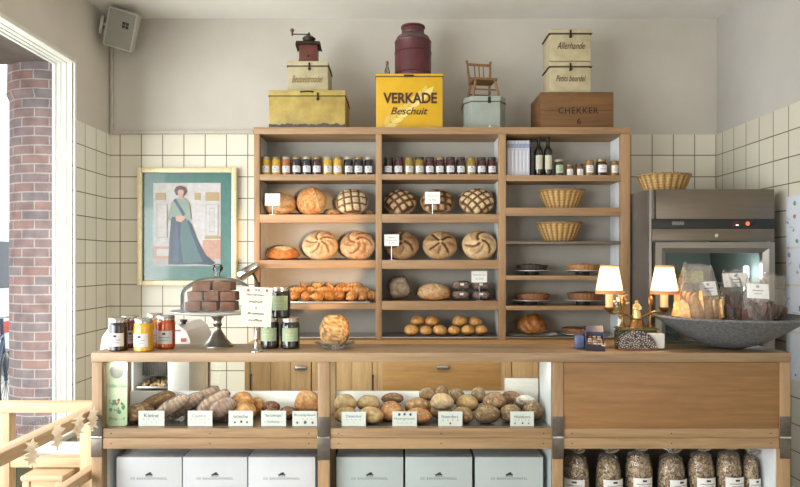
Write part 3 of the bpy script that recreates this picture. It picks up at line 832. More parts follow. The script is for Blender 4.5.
def boule(px, zb, wpx, fn, lab, tilt=60, spin=0, sc=.86, depth=.62, Y=LY, group=None, seed=0):
    a = wpx/2*(Y-.06)/F*1.035; sc *= 1.05
    o = loaf_mesh(a, a*sc, a*depth, *fn, nu=72, nv=44, seed=seed, lump=.04, name='sourdough_loaf')
    return putloaf(o, px, Y, zb, (T(tilt), 0, 0), lab, group)
s = shelves
# picture-side bay
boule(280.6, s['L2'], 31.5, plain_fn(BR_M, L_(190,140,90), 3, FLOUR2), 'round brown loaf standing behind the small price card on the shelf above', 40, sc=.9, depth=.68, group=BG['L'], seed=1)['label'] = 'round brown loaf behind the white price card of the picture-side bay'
def ear_fn(seed):
    def colfn(d):
        n = nz(d, 5, seed); m_ = nz(d, 12, seed)
        e = d.x*.85+d.y*.3-.28
        c = mixc(L_(168,108,58), L_(206,150,96), .5+n+.5*m_)
        c = mixc(c, FLOUR, .35*max(0, m_*2))
        c2 = mixc(FLOUR2, BR_L, .4+n)
        c = mixc(c, c2, sst(-.02, .08, e))
        return mixc(FLOUR, c, sst(0, .06, abs(e-.02)))
    def disp(d): return .07*math.exp(-((d.x*.85+d.y*.3-.27)/.07)**2) if d.z > 0 else 0
    return colfn, disp
boule(311.6, s['L2'], 29, ear_fn(5), 'russet loaf with one raised floury ridge, on the shelf under the jars', 62, sc=1.02, depth=.8, group=BG['L'], seed=2)
boule(352, s['L2'], 32.5, grid_fn(.12, .46, 3, w=.075), 'pale loaf scored with a square lattice, in the picture-side bay', 62, sc=.88, group=BG['L'], seed=3)
o = loaf_mesh(.055, .035, .034, *plain_fn(L_(170,110,60), L_(206,150,90), 8, FLOUR), seed=8, name='bread_roll'); putloaf(o, 333, 4.165, s['L2'], (0,0,.5), 'small floury roll lying behind the russet ridged loaf', None)
o = loaf_mesh(.04, .03, .03, *plain_fn(L_(170,110,60), L_(206,150,90), 9, FLOUR), seed=9, name='bread_roll'); putloaf(o, 368, 4.18, s['L2'], (0,0,.5), 'small floury roll tucked behind the lattice loaf by the upright', None)
o = loaf_mesh(16.5*4.1/F, .075, .062, *plain_fn(L_(196,128,70), L_(178,108,56), 4, None, 0), seed=4, name='flat_loaf', nu=60, nv=36)
def flatcol(d):
    n = nz(d, 5, 3); return mixc(mixc(L_(196,128,70), L_(172,104,54), .5+n), L_(236,214,170), sst(.55, .72, d.z-.25*abs(d.x-.1)+.15*n-.1*abs(d.y)))
for i, v in enumerate(o.data.vertices):
    d = Vector((v.co.x/(16.5*4.1/F), v.co.y/.075, v.co.z/.062)).normalized(); cc = flatcol(d); o.data.color_attributes['Col'].data[i].color = (*cc, 1)
putloaf(o, 283, LY, s['L3'], (T(12),0,0), 'low golden loaf with a floury white top, smallest on its shelf', BG['L'])
boule(320.5, s['L3'], 35, wheel_fn(5, 1.0, 1.3, L_(232,210,172), BR_M, L_(206,170,126), w=.055, dark=.3), 'large floury loaf with a ragged star cut, under the picture-side lattice row', 66, sc=.84, group=BG['L'], seed=5)
boule(357.5, s['L3'], 34, wheel_fn(3, 2.0, .4, L_(226,200,160), L_(150,96,64), L_(198,152,112), w=.08, dark=.75), 'large reddish loaf with a curved pinwheel cut, beside the middle upright', 66, sc=.86, group=BG['L'], seed=6)
# middle bay
boule(400, s['M2'], 32.5, grid_fn(.62, .45, 5, L_(206,176,136), L_(92,60,38), .105), 'dark lattice scored loaf, first on the middle bay shelf under the jars', 60, sc=.85, group=BG['M'], seed=7)
boule(437, s['M2'], 32.5, grid_fn(.05, .48, 6, L_(190,150,108), L_(92,60,38), .12), 'dark lattice loaf behind a white price card in the middle bay', 60, sc=.85, group=BG['M'], seed=8)
boule(476.5, s['M2'], 33.5, grid_fn(.72, .42, 7, L_(228,206,164), L_(96,64,40), .085), 'light dark contrast lattice loaf beside the upright of the fridge-side bay', 62, sc=.85, group=BG['M'], seed=9)
boule(402, s['M3'], 33.5, wheel_fn(3, .9, 2.0, L_(200,172,132), L_(104,70,42), L_(176,138,98), w=.075, dark=.6), 'wheel cut loaf behind the price card on the third middle shelf', 66, sc=.86, group=BG['M'], seed=10)
boule(440, s['M3'], 33.5, wheel_fn(4, .3, .7, L_(212,184,142), L_(96,64,40), L_(186,148,106), w=.07, dark=.55), 'wheel cut loaf in the centre of the third middle shelf', 66, sc=.86, group=BG['M'], seed=11)
boule(479, s['M3'], 34, wheel_fn(3, 1.6, 3.7, L_(222,198,156), L_(110,72,44), L_(204,170,126), w=.08, dark=.2), 'pale wheel cut loaf at the lined upright on the third middle shelf', 66, sc=.86, group=BG['M'], seed=12)
# middle bay, fourth shelf
t = thing('bagged_rye_loaf', 'grey rye loaf in a clear bag, at the start of the fourth middle shelf', 'bread', (X(400,4.1), 4.1, s['M4']+.0005))
o = loaf_mesh(.064, .05, .085, *plain_fn(L_(186,156,118), L_(146,116,82), 13), seed=13, sq=.6, flat=.6, name='rye_bread'); o.parent = t; rest(o, 0, 0, 0, (0,0,0)); o.rotation_euler = (0, T(-9), 0); o.location.z += .007
o2 = loaf_mesh(.072, .057, .090, lambda d: (.5,.5,.5), None, seed=21, sq=.55, flat=.55, lump=.16, name='clear_bag', mat='bagplastic'); o2.parent = t; rest(o2, 0, 0, 0, (0,0,0)); o2.rotation_euler = (0, T(-9), 0); o2.location.z += .008
boule(434, s['M4'], 33, plain_fn(L_(206,150,96), L_(150,96,56), 14, L_(222,190,146), 2), 'single round golden loaf on the fourth middle shelf', 20, sc=.72, depth=.62, group=BG['M'], seed=14)
m_rib = attrmat('nut_bread', .7, 60, .6, .5, 90)
k = 0
for (p, lv) in ((461, 0), (480.5, 0), (461.5, 1), (480, 1)):
    t = thing('nut_bread_packet', '%s dark nut bread packet, stack %s the bagged loaf' % ('lower' if lv == 0 else 'upper', 'nearer' if p < 470 else 'farther from'), 'bread', (X(p,4.08), 4.08, s['M4']+.0008+lv*.0615), group='four wrapped nut breads')
    nut = plain_fn(L_(150,106,84), L_(100,68,54), 15+k)
    o = loaf_mesh(.052, .048, .030, *nut, seed=15+k, sq=.6, flat=1.0, lump=.16, name='nut_bread'); o.parent = t; rest(o, 0, 0, .001, (0,0,0))
    o2 = loaf_mesh(.0575, .054, .0315, lambda d: (.5,.5,.5), None, seed=31+k, sq=.5, flat=.95, lump=.1, name='clear_wrap', mat='bagplastic'); o2.parent = t; rest(o2, 0, 0, 0, (0,0,0)); o2.location.z -= .0
    b = MB(); b.box(-.013,.010,-.0575,-.057,.034,.048); q = b.build('packet_label', M_['label'], t, smooth=False); k += 1
# rolls on the metal tray
mesh_roll = None
for i, (p, py, hw_, lv) in enumerate([(411.6,333,7.2,0),(425.8,333,6.2,0),(439.8,333,6.9,0),(453.7,333,6.2,0),(467.8,333,6.6,0),(481,333,6.4,0),(417.6,325,7.2,1),(432.4,325,7.2,1),(460,325,7.6,1),(475.2,325,6.6,1)]):
    a = hw_*4.05/F
    o = loaf_mesh(a*1.04, a*1.04, a*.92, *plain_fn(L_(226,176,104), L_(190,134,66), 40+i, None, 2 if i in (2,8,9) else 0), seed=40+i, nu=30, nv=18, flat=.7, name='bread_roll', mat='glossbread')
    pos = ['first','second','third','fourth','fifth','sixth'][i] if lv == 0 else ['first','second','third','fourth'][i-6]
    putloaf(o, p, 4.05 + (.0 if lv == 0 else .05), s['M0'] + (.0 if lv == 0 else .052), (T(8),0,i*.7), '%s golden roll from the window side in the %s row on the metal tray' % (pos, 'lower' if lv == 0 else 'upper'), 'golden rolls on the metal tray')
resolve([o for o in COL.objects if o.get('group') == 'golden rolls on the metal tray'], 20, .003, s['M0']+.0005, (3.99, 4.22))
# croissants
def croissant(seed):
    m = MB(); n = 40; k = 16; vs = []; fs = []; rg = random.Random(seed)
    for i in range(n+1):
        t = -1+2*i/n; a = t*1.15
        c = Vector((.056*math.sin(a), .050*(1-math.cos(a))*1.1, 0))
        tn = Vector((math.cos(a), math.sin(a)*1.1, 0)).normalized(); sd = Vector((-tn.y, tn.x, 0))
        r = .030*(1-abs(t)**1.5)**.85+.003
        ph = (t*3.6) % 1.0
        r *= 1 + .22*(1-ph) - .08
        for j in range(k):
            b_ = 2*PI*j/k
            vs.append(c+sd*(r*math.cos(b_))+Vector((0,0,1))*(r*.92*math.sin(b_)))
            m.col[len(vs)-1] = mixc(L_(240,196,128), L_(184,116,58), (.15+.75*ph if ph > .12 else .95)+.25*nz(vs[-1], 60, seed))
    for i in range(n):
        for j in range(k):
            q = (j+1) % k; fs.append((i*k+j, i*k+q, (i+1)*k+q, (i+1)*k+j))
    fs.append(tuple(range(k))); fs.append(tuple(n*k+j for j in range(k))[::-1])
    cc = dict(m.col); m.add(vs, fs); m.col = cc
    return m.build('croissant', M_['glossbread'], sharp=60)
b = MB(); b.box(X(288,4.0), X(370,4.0), SF+.012, 4.20, s['L4']+.0005, s['L4']+.004); b.box(X(288,4.0), X(370,4.0), SF+.010, SF+.013, s['L4']+.0005, s['L4']+.011, .001)
tag(b.build('baking_tray', M_['stainless2']), 'thin bright metal baking tray under the croissants', 'tray')
zc = s['L4']+.0045
protos = [croissant(50+i) for i in range(3)]
cr = []
for i, p in enumerate((294, 306, 318, 329, 340, 352, 362)): cr.append((p, 4.035, 0, (T(-6), T(random.uniform(-14,14)), T(90+random.uniform(-45,45))), 'front'))
for i, p in enumerate((299, 312, 325, 338, 350, 361)): cr.append((p, 4.075, .038, (T(random.uniform(5,30)), T(random.uniform(-16,16)), T(random.uniform(-35,35))), 'middle'))
for i, p in enumerate((303, 316, 329, 342, 354)): cr.append((p, 4.125, .062, (T(random.uniform(10,35)), T(random.uniform(-20,20)), T(random.uniform(-60,60))), 'top'))
cnt = {}
for i, (p, yy, dz, rot, rowname) in enumerate(cr):
    o = protos[i] if i < 3 else protos[i % 3].copy()
    if i >= 3: COL.objects.link(o)
    cnt[rowname] = cnt.get(rowname, -1)+1
    putloaf(o, p, yy, zc+dz, rot, 'golden croissant, %s from the window side in the %s row of the heap' % (ORD[cnt[rowname]], rowname), 'croissants heaped on the tray', 'croissant')
CRO = [o for o in COL.objects if o.name.startswith('croissant')]
resolve(CRO, 34, .003, zc, (3.985, 4.222))
o = protos[1].copy(); COL.objects.link(o); putloaf(o, 371, 4.12, s['L4']+.0045, (T(10),0,T(60)), 'golden croissant lying alone by the upright, clear of the heap', 'croissants heaped on the tray', 'croissant')
# ------------------------------------------------------------------ tarts on stands in the fridge-side bay
m_stand = plain('black_cake_stand', (40,36,34), .4); m_plate = plain('pale_glass_plate', (196,204,206), .15, c2=(180,190,192), coat=.4)
def tart_stand(p, zsh, lab, rpl=.118, foot=True, Y=4.105):
    t = thing('cake_stand', lab, 'cake stand', (X(p,Y), Y, zsh+.0005), group='low cake stands in the fridge-side bay')
    if foot:
        b = MB(); b.lathe([(0,0),(.05,0),(.046,.006),(.044,.022),(0,.022)], 28); b.build('stand_foot', m_stand, t, sharp=40)
    z0 = .0222 if foot else 0
    b = MB(); b.lathe([(0,z0),(rpl*.75,z0),(rpl,z0+.007),(rpl,z0+.010),(rpl*.76,z0+.004),(0,z0+.004)], 40); b.build('plate', m_plate, t, sharp=50)
    return zsh+z0+.0092, Y
def tart(p, Y, zb, r, h, lab, crust, top, top2, seed, name='tart', fl=28, cat='tart'):
    t = thing(name, lab, cat, (X(p,Y), Y, zb+.0005), group='tarts in the fridge-side bay')
    rad = lambda a, z: 1+.02*math.cos(a*fl)
    b = MB(); b.lathe([(0,0),(r*.9,0),(r,h*.82),(r*.985,h),(r*.93,h),(r*.92,h*.84),(0,h*.84)], fl*4, rad=rad); b.build('pastry_crust', crust, t, sharp=50)
    fm = MB(); vs = []; fs = []; n = 48; k = 14; rg = random.Random(seed)
    for i in range(k+1):
        for j in range(n):
            a = 2*PI*j/n; q = r*.915*i/k
            v = (q*math.cos(a), q*math.sin(a), h*.86+h*.55*(1-(i/k)**4)*(.35+.65*abs(nz((q*math.cos(a)*30, q*math.sin(a)*30, 0), 1, seed))))
            vs.append(v); fm.col[len(vs)-1] = mixc(top, top2, .5+1.5*nz((v[0]*34, v[1]*34, 3), 1, seed+3))
    for i in range(k):
        for j in range(n):
            q = (j+1) % n; fs.append((i*n+j, (i+1)*n+j, (i+1)*n+q, i*n+q))
    cc = dict(fm.col); fm.add(vs, fs); fm.col = cc
    fm.build('tart_filling', M_['glossbread'], t, sharp=180, recalc=False)
    return t
m_crd = plain('dark_crust', (58,38,30), .6, c2=(40,28,24), ns=60, bump=.3); m_crg = plain('golden_crust', (176,124,70), .6, c2=(140,92,50), ns=60, bump=.3); m_crb = plain('brown_crust', (138,90,54), .6, c2=(104,66,40), ns=60, bump=.3)
zp, yy = tart_stand(532, s['R4'], 'cake stand under the dark chocolate tart'); tart(532, yy, zp, .098, .034, 'dark chocolate tart on the stand under the baskets', m_crd, L_(60,40,32), L_(36,26,22), 1)
zp, yy = tart_stand(582.5, s['R4'], 'cake stand under the red fruit tart'); tart(583, yy, zp, .104, .036, 'fruit tart with red and cream topping, behind the lamp shade', m_crg, L_(222,176,130), L_(170,70,50), 2)
zp, yy = tart_stand(530, s['R5'], 'cake stand under the golden tart'); tart(533, yy, zp, .104, .038, 'golden custard tart with brown rim, under the chocolate tart', m_crb, L_(206,164,104), L_(166,114,62), 3)
zp, yy = tart_stand(583, s['R5'], 'cake stand under the brown apple tart'); tart(585, yy, zp, .110, .044, 'deep brown apple tart, under the red fruit tart', m_crb, L_(158,104,62), L_(116,72,42), 4)
zp, yy = tart_stand(580, s['R0'], 'flat plate under the lowest tart, behind the payment terminal', .118, False); tart(579, yy, zp, .104, .034, 'dark brown tart on the lowest plate, behind the payment terminal', m_crb, L_(130,88,56), L_(92,60,40), 5)
# braided bread on paper
m_paper = plain('white_paper', (222,222,218), .7)
b = MB(); vs = []; fs = []
for i in range(15):
    for j in range(9):
        u, v = i/14, j/8
        vs.append((-.145+.29*u, -.095+.19*v, .0012+.012*max(0, (u-.72)/.28)**2+.003*math.sin(u*9+v*4)*(.5-abs(v-.5))*0+.004*max(0,(.1-v)/.1)))
for i in range(14):
    for j in range(8): fs.append((i*9+j, (i+1)*9+j, (i+1)*9+j+1, i*9+j+1))
b.add(vs, fs); o = b.build('paper_sheet', m_paper, loc=(X(533,4.09), 4.09, s['R0']+.0005), recalc=False); tag(o, 'white paper sheet under the braided bread on the lowest shelf', 'paper')
def braidcol(d):
    n = nz(d, 4, 70); r = math.sin(d.x*9+d.z*6)*.5+.5
    return mixc(mixc(L_(178,120,62), L_(130,80,38), .5+n), L_(96,56,28), r*.45)
o = loaf_mesh(15.2*4.09/F, .08, .075, braidcol, lambda d: .06*math.sin(d.x*9+abs(d.y)*5+d.z*6), nu=64, nv=36, seed=70, flat=.6, name='braided_bread', mat='glossbread')
putloaf(o, 532, 4.09, s['R0']+.0055, (T(14),0,.1), 'glossy braided brown bread on white paper on the lowest shelf', None)
# ------------------------------------------------------------------ price cards on the shelves
def textcard(lab, px0_, px1_, py0_, py1_, Y, lines, zsh, foot='stand', group='white price cards'):
    w = (px1_-px0_)*Y/F; h = (py1_-py0_)*Y/F; zc_ = Z((py0_+py1_)/2, Y); 
    t = thing('price_card', lab, 'price card', (X((px0_+px1_)/2, Y), Y, zsh), group=group)
    z0 = zc_-h/2-zsh
    b = MB(); b.box(-w/2, w/2, -.0008, .0008, z0, z0+h, .0004); b.build('card', M_['card'], t, smooth=False)
    if z0 > .004:
        b = MB(); b.tube([(0,.0025,.001),(0,.0025,z0+h*.35)], .0016, 6); b.box(-.018,.018,-.004,.022,.0003,.0025); b.build('card_stand', M_['chrome'], t)
    for (s_, fx, fz, fw, fh, ink) in lines:
        lettering(s_, M_[ink], t, (fx*w, -.0012, z0+h*fz), fw*w, fh*h)
    return t
textcard('price card before the round brown loaf in the picture-side bay', 265, 280, 193.5, 205.5, 3.985, [('Tarwe',0,.72,.5,.16,'greyink'),('6,25',0,.34,.6,.26,'greyink')], s['L2'])
textcard('price card before the centre lattice loaf in the middle bay', 425, 440, 191.8, 203.8, 3.985, [('Meergranen',0,.66,.74,.14,'greyink'),('5,95',0,.30,.46,.20,'greyink')], s['M2'])
textcard('price card before the first wheel cut loaf of the third middle shelf', 384.2, 399, 234.4, 246, 3.985, [('Boeren',0,.74,.4,.14,'ink'),('desem',0,.50,.66,.14,'greyink'),('5,75',0,.24,.4,.16,'greyink')], s['M3'])
textcard('price card standing above the nut bread packets', 471.5, 487, 271, 282.5, 4.005, [('Notenbrood',0,.68,.8,.16,'greyink'),('4,50',0,.32,.5,.18,'greyink')], s['M4'])
# ================================================================== DISPLAY COUNTER
CF, CBK = 2.70, 3.00
kx = lambda p: X(p, CF)
kz = lambda p: Z(p, CF)
CT = kz(352.6)
ct = thing('display_counter', 'long oak shop counter with glazed bread cases and steel corner plates', 'counter', ((kx(91.5)+kx(790.5))/2, CF, 0))
cxo = ct.location.x
def cb(b, x0, x1, y0, y1, z0, z1, bev=.003): b.box(x0-cxo, x1-cxo, y0-CF, y1-CF, z0, z1, bev)
b = MB(); cb(b, kx(91.3), kx(790.7), CF-.004, CBK, kz(362), CT, .004); b.build('counter_top', M_['top_x'], ct)
POST = ((91.6,102), (317.8,329.6), (552.6,563.2), (780,790.4))
for p0, p1 in POST:
    b = MB(); cb(b, kx(p0), kx(p1), CF, CF+.05, 0, kz(362)-.0005); b.build('post', M_['oak_z'], ct)
    b = MB(); cb(b, kx(p0), kx(p1), CBK-.05, CBK-.001, 0, kz(362)-.0005); b.build('rear_post', M_['oak_z'], ct)
for k in range(3):
    xa, xb = kx(POST[k][1])+.0005, kx(POST[k+1][0])-.0005
    b = MB(); cb(b, xa, xb, CF+.002, CF+.04, kz(438), kz(428.6), .003); b.build('case_rail', M_['oak_x'], ct)
    b = MB(); cb(b, xa, xb, CF+.001, CF+.04, kz(449), kz(438.2), .003); o = b.build('case_rail', M_['oak_x'], ct)
    s_ = MB()
    for q in (.02, .5, .98):
        for zz in (433.5, 443.5):
            xq = xa+.02+(xb-xa-.04)*q; s_.lathe([(0,-.001),(.0026,-.001),(.0026,.0008),(0,.001)], 10, M=Matrix.Translation((xq-cxo, .001, kz(zz))) @ Matrix.Rotation(PI/2, 4, 'X'))
    s_.build('screw', M_['iron'], o)
# solid panel of the fridge-side section
b = MB(); cb(b, kx(563.2)+.0005, kx(780)-.0005, CF+.004, CF+.025, kz(428.6)+.0005, kz(362.3), .002); b.build('front_panel', M_['panel_x'], ct)
# case floor, low rear board, linings, lower shelf and lower back
FZ = kz(428.6)-.001
b = MB()
for xa, xb in ((kx(91.8), kx(552.7)),): cb(b, xa, xb, CF+.041, CBK-.004, FZ-.02, FZ, 0)
b.build('case_floor', M_['stainless2'], ct, smooth=False)
b = MB()
for k in range(2): cb(b, kx(POST[k][1])+.001, kx(POST[k+1][0])-.001, CBK-.02, CBK-.008, FZ+.001, Z(391, 2.985), 0)
b.build('rear_board', M_['white'], ct, smooth=False)
for a_, z0_, z1_ in ((kx(102.6)-.010, FZ+.001, kz(362)-.001), (kx(552.3), FZ+.001, kz(362)-.001), (kx(552.3), .361, kz(450)), (kx(779)-.002, .361, kz(450)), (kx(102.6)-.008, .361, kz(450))):
    b = MB(); cb(b, a_, a_+.008, CF+.051 if a_ < -1 else CF+.028, CBK-.051, z0_, z1_, 0); b.build('side_lining', M_['innerwhite'], ct, smooth=False)
b = MB(); cb(b, kx(92), kx(790), CF+.03, CBK-.002, .33, .36, .002); b.build('lower_shelf', M_['oak_x'], ct)
b = MB(); cb(b, kx(92), kx(790), CBK-.018, CBK-.006, .36, kz(450), 0); b.build('lower_back', plain('dark_back_board', (92,82,72), .7), ct, smooth=False)
for k in range(2):
    b = MB(); cb(b, kx(POST[k][1])-.001, kx(POST[k+1][0])+.001, CF+.010, CF+.014, kz(428.6)+.001, kz(362)-.001, 0); b.build('case_pane', M_['glass'], ct, smooth=False)
b = MB(); cb(b, kx(329.6), kx(552.6), CF+.012, CF+.016, .361, kz(449)-.001, 0); b.build('lower_pane', M_['glass'], ct, smooth=False)
for (p0, p1), (a, e) in zip(POST, ((415,457),(417,460),(416.5,459),(416.5,458.5))):
    b = MB(); xa, xb = kx(p0)-.0015, kx(p1)+.0015
    cb(b, xa, xb, CF-.003, CF-.0002, kz(436.2), kz(a), .001); cb(b, xa, xb, CF-.003, CF-.0002, kz(e), kz(438.4), .001)
    bd = MB(); cb(bd, xa, xb, CF-.0055, CF-.0002, kz(438.2), kz(436.4), .0008)
    for zz in (421, 431, 443, 453):
        b.lathe([(0,-.001),(.004,-.001),(.0035,.0016),(0,.002)], 10, M=Matrix.Translation(((xa+xb)/2-cxo+.004, -.003, kz(zz))) @ Matrix.Rotation(PI/2, 4, 'X'))
    bd.build('plate_band', M_['chrome'], b.build('corner_plate', M_['steel'], ct))

# ------------------------------------------------------------------ white cartons below
m_box = plain('white_carton', (202,205,210), .6, c2=(194,197,203), ns=5); m_box2 = plain('carton_top', (196,196,196), .7)
names = ['cream white carton under the case, nearest the steps', 'white carton under the case, second from the steps', 'white carton beside the second upright, under the baguette case', 'white carton behind glass, first after the second upright', 'white carton behind glass, between two others', 'white carton behind glass, beside the lined panel']
names[0] = 'white carton under the baguette case, beside the corner post'
for i, (p0, p1, pt) in enumerate([(116,182,457),(182.6,247.4,457),(248,315.6,457),(336,403.5,457),(405,472.5,457),(475,543.5,457)]):
    Y0 = 2.765
    t = thing('white_carton', names[i], 'carton', (X((p0+p1)/2, Y0), Y0, .3605), group='white cartons below the bread cases')
    w = (p1-p0)/2*Y0/F-.0012; h = Z(pt, Y0)-.3605
    b = MB(); b.box(-w, w, 0, .17, 0, h-.0015, .003); b.build('carton_body', m_box, t)
    b = MB(); b.box(-w, w, .0, .0845, h-.0015, h, .0005); b.box(-w, w, .0855, .17, h-.0015, h, .0005); b.build('top_flap', m_box2, t)
    zt = h-(21.5)*Y0/F
    lettering('DE BAKKERSWINKEL', plain('carton_print', (112,112,118), .7), t, (0, -.0006, zt), .158, .0105, spacing=1.25)
    b = MB()
    for k, (ex, ez, er) in enumerate([(0,.019,.009),(-.010,.016,.006),(.010,.017,.006),(.004,.024,.006)]):
        b.prism([(ex+er*1.1*math.cos(a*PI/4), zt+ez+er*.6*math.sin(a*PI/4)) for a in range(8)], -.0008-.0002*k, -.0002)
    b.box(-.016,.016,-.0008,-.0002, zt+.0095, zt+.0115, 0)
    b.build('tree_emblem', M_['ink'], t, smooth=False)

# ------------------------------------------------------------------ muesli bags in the open compartment
def musmat():
    m, nt, out = newmat('muesli_mix')
    bs = N(nt, 'ShaderNodeBsdfPrincipled', Roughness=.35); nt.links.new(bs.outputs[0], out.inputs[0]); bs.inputs['Coat Weight'].default_value = .4
    v = N(nt, 'ShaderNodeTexVoronoi', Scale=120.0); nt.links.new(coords(nt), v.inputs['Vector'])
    sp_ = N(nt, 'ShaderNodeSeparateColor'); nt.links.new(v.outputs['Color'], sp_.inputs[0])
    r = ramp(nt, sp_.outputs[0], [(.0, lin((120,84,50))), (.3, lin((168,140,98))), (.55, lin((196,174,132))), (.78, lin((150,114,68))), (.86, lin((74,48,34))), (1, lin((60,40,30)))])
    r.color_ramp.interpolation = 'CONSTANT'
    nt.links.new(r.outputs[0], bs.inputs['Base Color']); addbump(nt, bs, v.outputs['Distance'], .6, .006)
    return m
m_mus = musmat(); m_nut = plain('amber_nut_layer', (140,86,34), .4, c2=(116,66,26), ns=70, bump=.5, bs=90, coat=.4)
def bag(lab, px, Y, zb, r, h, neck, lean, nut, seed):
    t = thing('muesli_bag', lab, 'bag', (X(px, Y), Y, zb), group='tied bags of muesli')
    rg = random.Random(seed); ph = rg.uniform(0, 6)
    rad = lambda a, z: (1+.10*math.cos(2*a+ph)+.04*math.cos(5*a+z*40))
    b = MB(); b.lathe([(0,0),(r*.85,0),(r*.97,.015),(r,h*.52)], 28, rad=rad); b.build('nut_layer' if nut else 'lower_oats', m_nut if nut else m_mus, t)
    b = MB(); b.lathe([(r*.97,h*.50),(r*1.0,h*.55),(r*.98,h*.8),(r*.8,h*.95),(r*.3,h*1.03),(0,h*1.03)], 28, rad=rad); b.build('oat_layer', m_mus, t)
    b = MB(); b.lathe([(r*1.03,.004),(r*1.05,h*.5),(r*1.02,h*.85),(r*.72,h*1.035),(r*.22,h*1.09),(r*.13,h*1.11),(r*.30,h*1.13),(r*.62,h*1.13+neck)], 28, rad=lambda a, z: rad(a, z)*(1+(.16*math.cos(7*a+ph) if z > h*1.0 else 0))); b.build('clear_bag', M_['bagplastic'], t, recalc=False)
    b = MB(); b.torus(r*.17, .0035, (0,0,h*1.105), 16, 6); b.tube([(r*.16,-.01,h*1.10),(r*.5,-.018,h*1.11+neck*.5),(r*.75,-.02,h*1.13+neck)], [.004,.005,.003], 6); b.build('twist_tie', m_lidw, t)
    lb = label_wrap(r*1.16, h*.53, h*.72, -PI*.76, -PI*.26); o = lb.build('bag_label', [M_['label'], M_['ink'], M_['greyink']], t, recalc=False)
    t.rotation_euler = (0, 0, lean)
    return t
mn = ['first bag of muesli beside the third counter upright', 'second bag of muesli from the third counter upright', 'third bag of muesli from the third counter upright', 'middle bag of the seven muesli bags', 'fifth bag of muesli, with amber nuts below its label', 'sixth bag of muesli, with amber nuts, next to the slim last one', 'slim last bag of muesli beside the white lining']
for i, (p, r, top, nut) in enumerate([(575.5,.054,457,1),(608,.056,457,0),(638.5,.052,455,1),(671,.056,457,0),(701,.052,455,1),(728.5,.054,454,1),(750,.037,458,0)]):
    Yb = 2.83; h = Z(top, Yb)-.3605
    bag(mn[i], p, Yb, .3605, r*.99, h*.98, .008, [-.35,.2,.1,.35,.1,.15,.25][i], nut, 100+i)

# ------------------------------------------------------------------ bread in the glass cases
CG = {'A': 'breads in the baguette case', 'B': 'breads in the round loaf case'}
def cl(px, py, hw, hh, Y, c1, c2, lab, g, rot=(0,0,0), flour=None, cuts=0, depth=.9, base=None, seed=0, sq=1.0, fl=.7, name='bread_loaf', mat='bread', lump=.06):
    a = hw*Y/F*(1.06 if g == 'B' else 1); c = hh*Y/F*(1.06 if g == 'B' else 1)
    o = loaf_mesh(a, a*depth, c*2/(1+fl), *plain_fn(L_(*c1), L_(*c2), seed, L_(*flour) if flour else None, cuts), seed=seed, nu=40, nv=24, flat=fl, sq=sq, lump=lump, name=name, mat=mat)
    o.rotation_euler = (T(rot[0]), T(rot[1]), T(rot[2]))
    tag(o, lab, 'bread', CG[g])
    if base is None:
        R = o.rotation_euler.to_matrix(); zs = [(R @ v.co).z for v in o.data.vertices]
        o.location = (X(px,Y), Y, Z(py,Y)-(min(zs)+max(zs))/2)
    else: rest(o, X(px,Y), Y, base)
    return o
gb = (118,88,62), (84,60,42)
b0 = FZ
# baguette case: long loaves lying front to back, tilted
cl(140,413,15,9,2.83,(128,94,64),(92,66,46),'thick brown loaf end beside the green tin tag','A',(0,-8,20),base=b0,seed=201,depth=1.3)
cl(156,403,21,8.5,2.92,(142,106,74),(102,76,54),'long dark brown baguette rising over the brown loaf end','A',(0,-26,12),seed=202,depth=.45)
m_ = [('long wrapped loaf, first behind the second case card',(172,407,19,7.5,2.79,-30)),('long wrapped loaf, second of the wrapped heap',(186,406,20,7.5,2.865,-33)),('wrapped loaf with the highest end in the wrapped heap',(201,404,21,8,2.935,-36)),('long wrapped loaf behind the pinkish one',(213,403,19,8,2.85,-34)),('pinkish wrapped loaf beside the golden brioche',(223,408,14,9.5,2.79,-26))]
for i, (lab, (p, q, hw, hh, Y, an)) in enumerate(m_):
    c1 = L_(*[(206,166,126),(200,158,116),(210,172,132),(204,164,122),(216,168,140)][i]); c2 = L_(*[(150,108,76),(142,100,70),(156,114,82),(146,104,74),(176,124,102)][i])
    a = hw*Y/F; c = hh*Y/F
    fn = lambda d, c1=c1, c2=c2, i=i: mixc(c2, c1, .5+.5*math.sin(d.x*26)+.5*nz(d, 4, i))
    inner = loaf_mesh(a*.95, a*.28, c*.9, fn, lambda d: .02*math.sin(d.x*26), seed=210+i, flat=.8, sq=.8, nu=56, nv=30, name='sliced_bread')
    root = thing('wrapped_loaf', lab, 'bread', (X(p,Y), Y, Z(q,Y)), (0, T(an), T(12)), group='wrapped loaves in the baguette case')
    inner.parent = root
    o2 = loaf_mesh(a*1.03, a*.31, c*1.06, lambda d: (.5,.5,.5), None, seed=230+i, flat=.85, sq=.75, lump=.07, nu=40, nv=24, name='plastic_bag', mat='bakedbag')
    o2.parent = root
    bpy.context.view_layer.update()
    P = [root.matrix_world @ v.co for v in o2.data.vertices]
    root.location.y += max(0, 2.743-min(v.y for v in P)) - max(0, max(v.y for v in P)-2.974); root.location.z += max(0, FZ+.0005-min(v.z for v in P))
cl(201,419.5,10,5.5,2.79,(160,120,86),(124,90,62),'light brown loaf on the case floor between the second and third card','A',base=b0,seed=206)
b = MB(); Yq=2.84; b.box(X(212,Yq), X(231,Yq), Yq-.03, Yq+.03, b0+.0005, b0+.035, .006); tag(b.build('rye_block', plain('dark_rye', (104,74,50), .7, c2=(74,52,36), ns=60, bump=.5)), 'dark square rye block under the pinkish wrapped loaf', 'bread', CG['A'])
gold = (214,158,92), (178,116,56)
cl(243.5,417,13,9,2.84,*gold,'lower golden brioche bun behind the third case card','A',base=b0,seed=207,mat='glossbread')
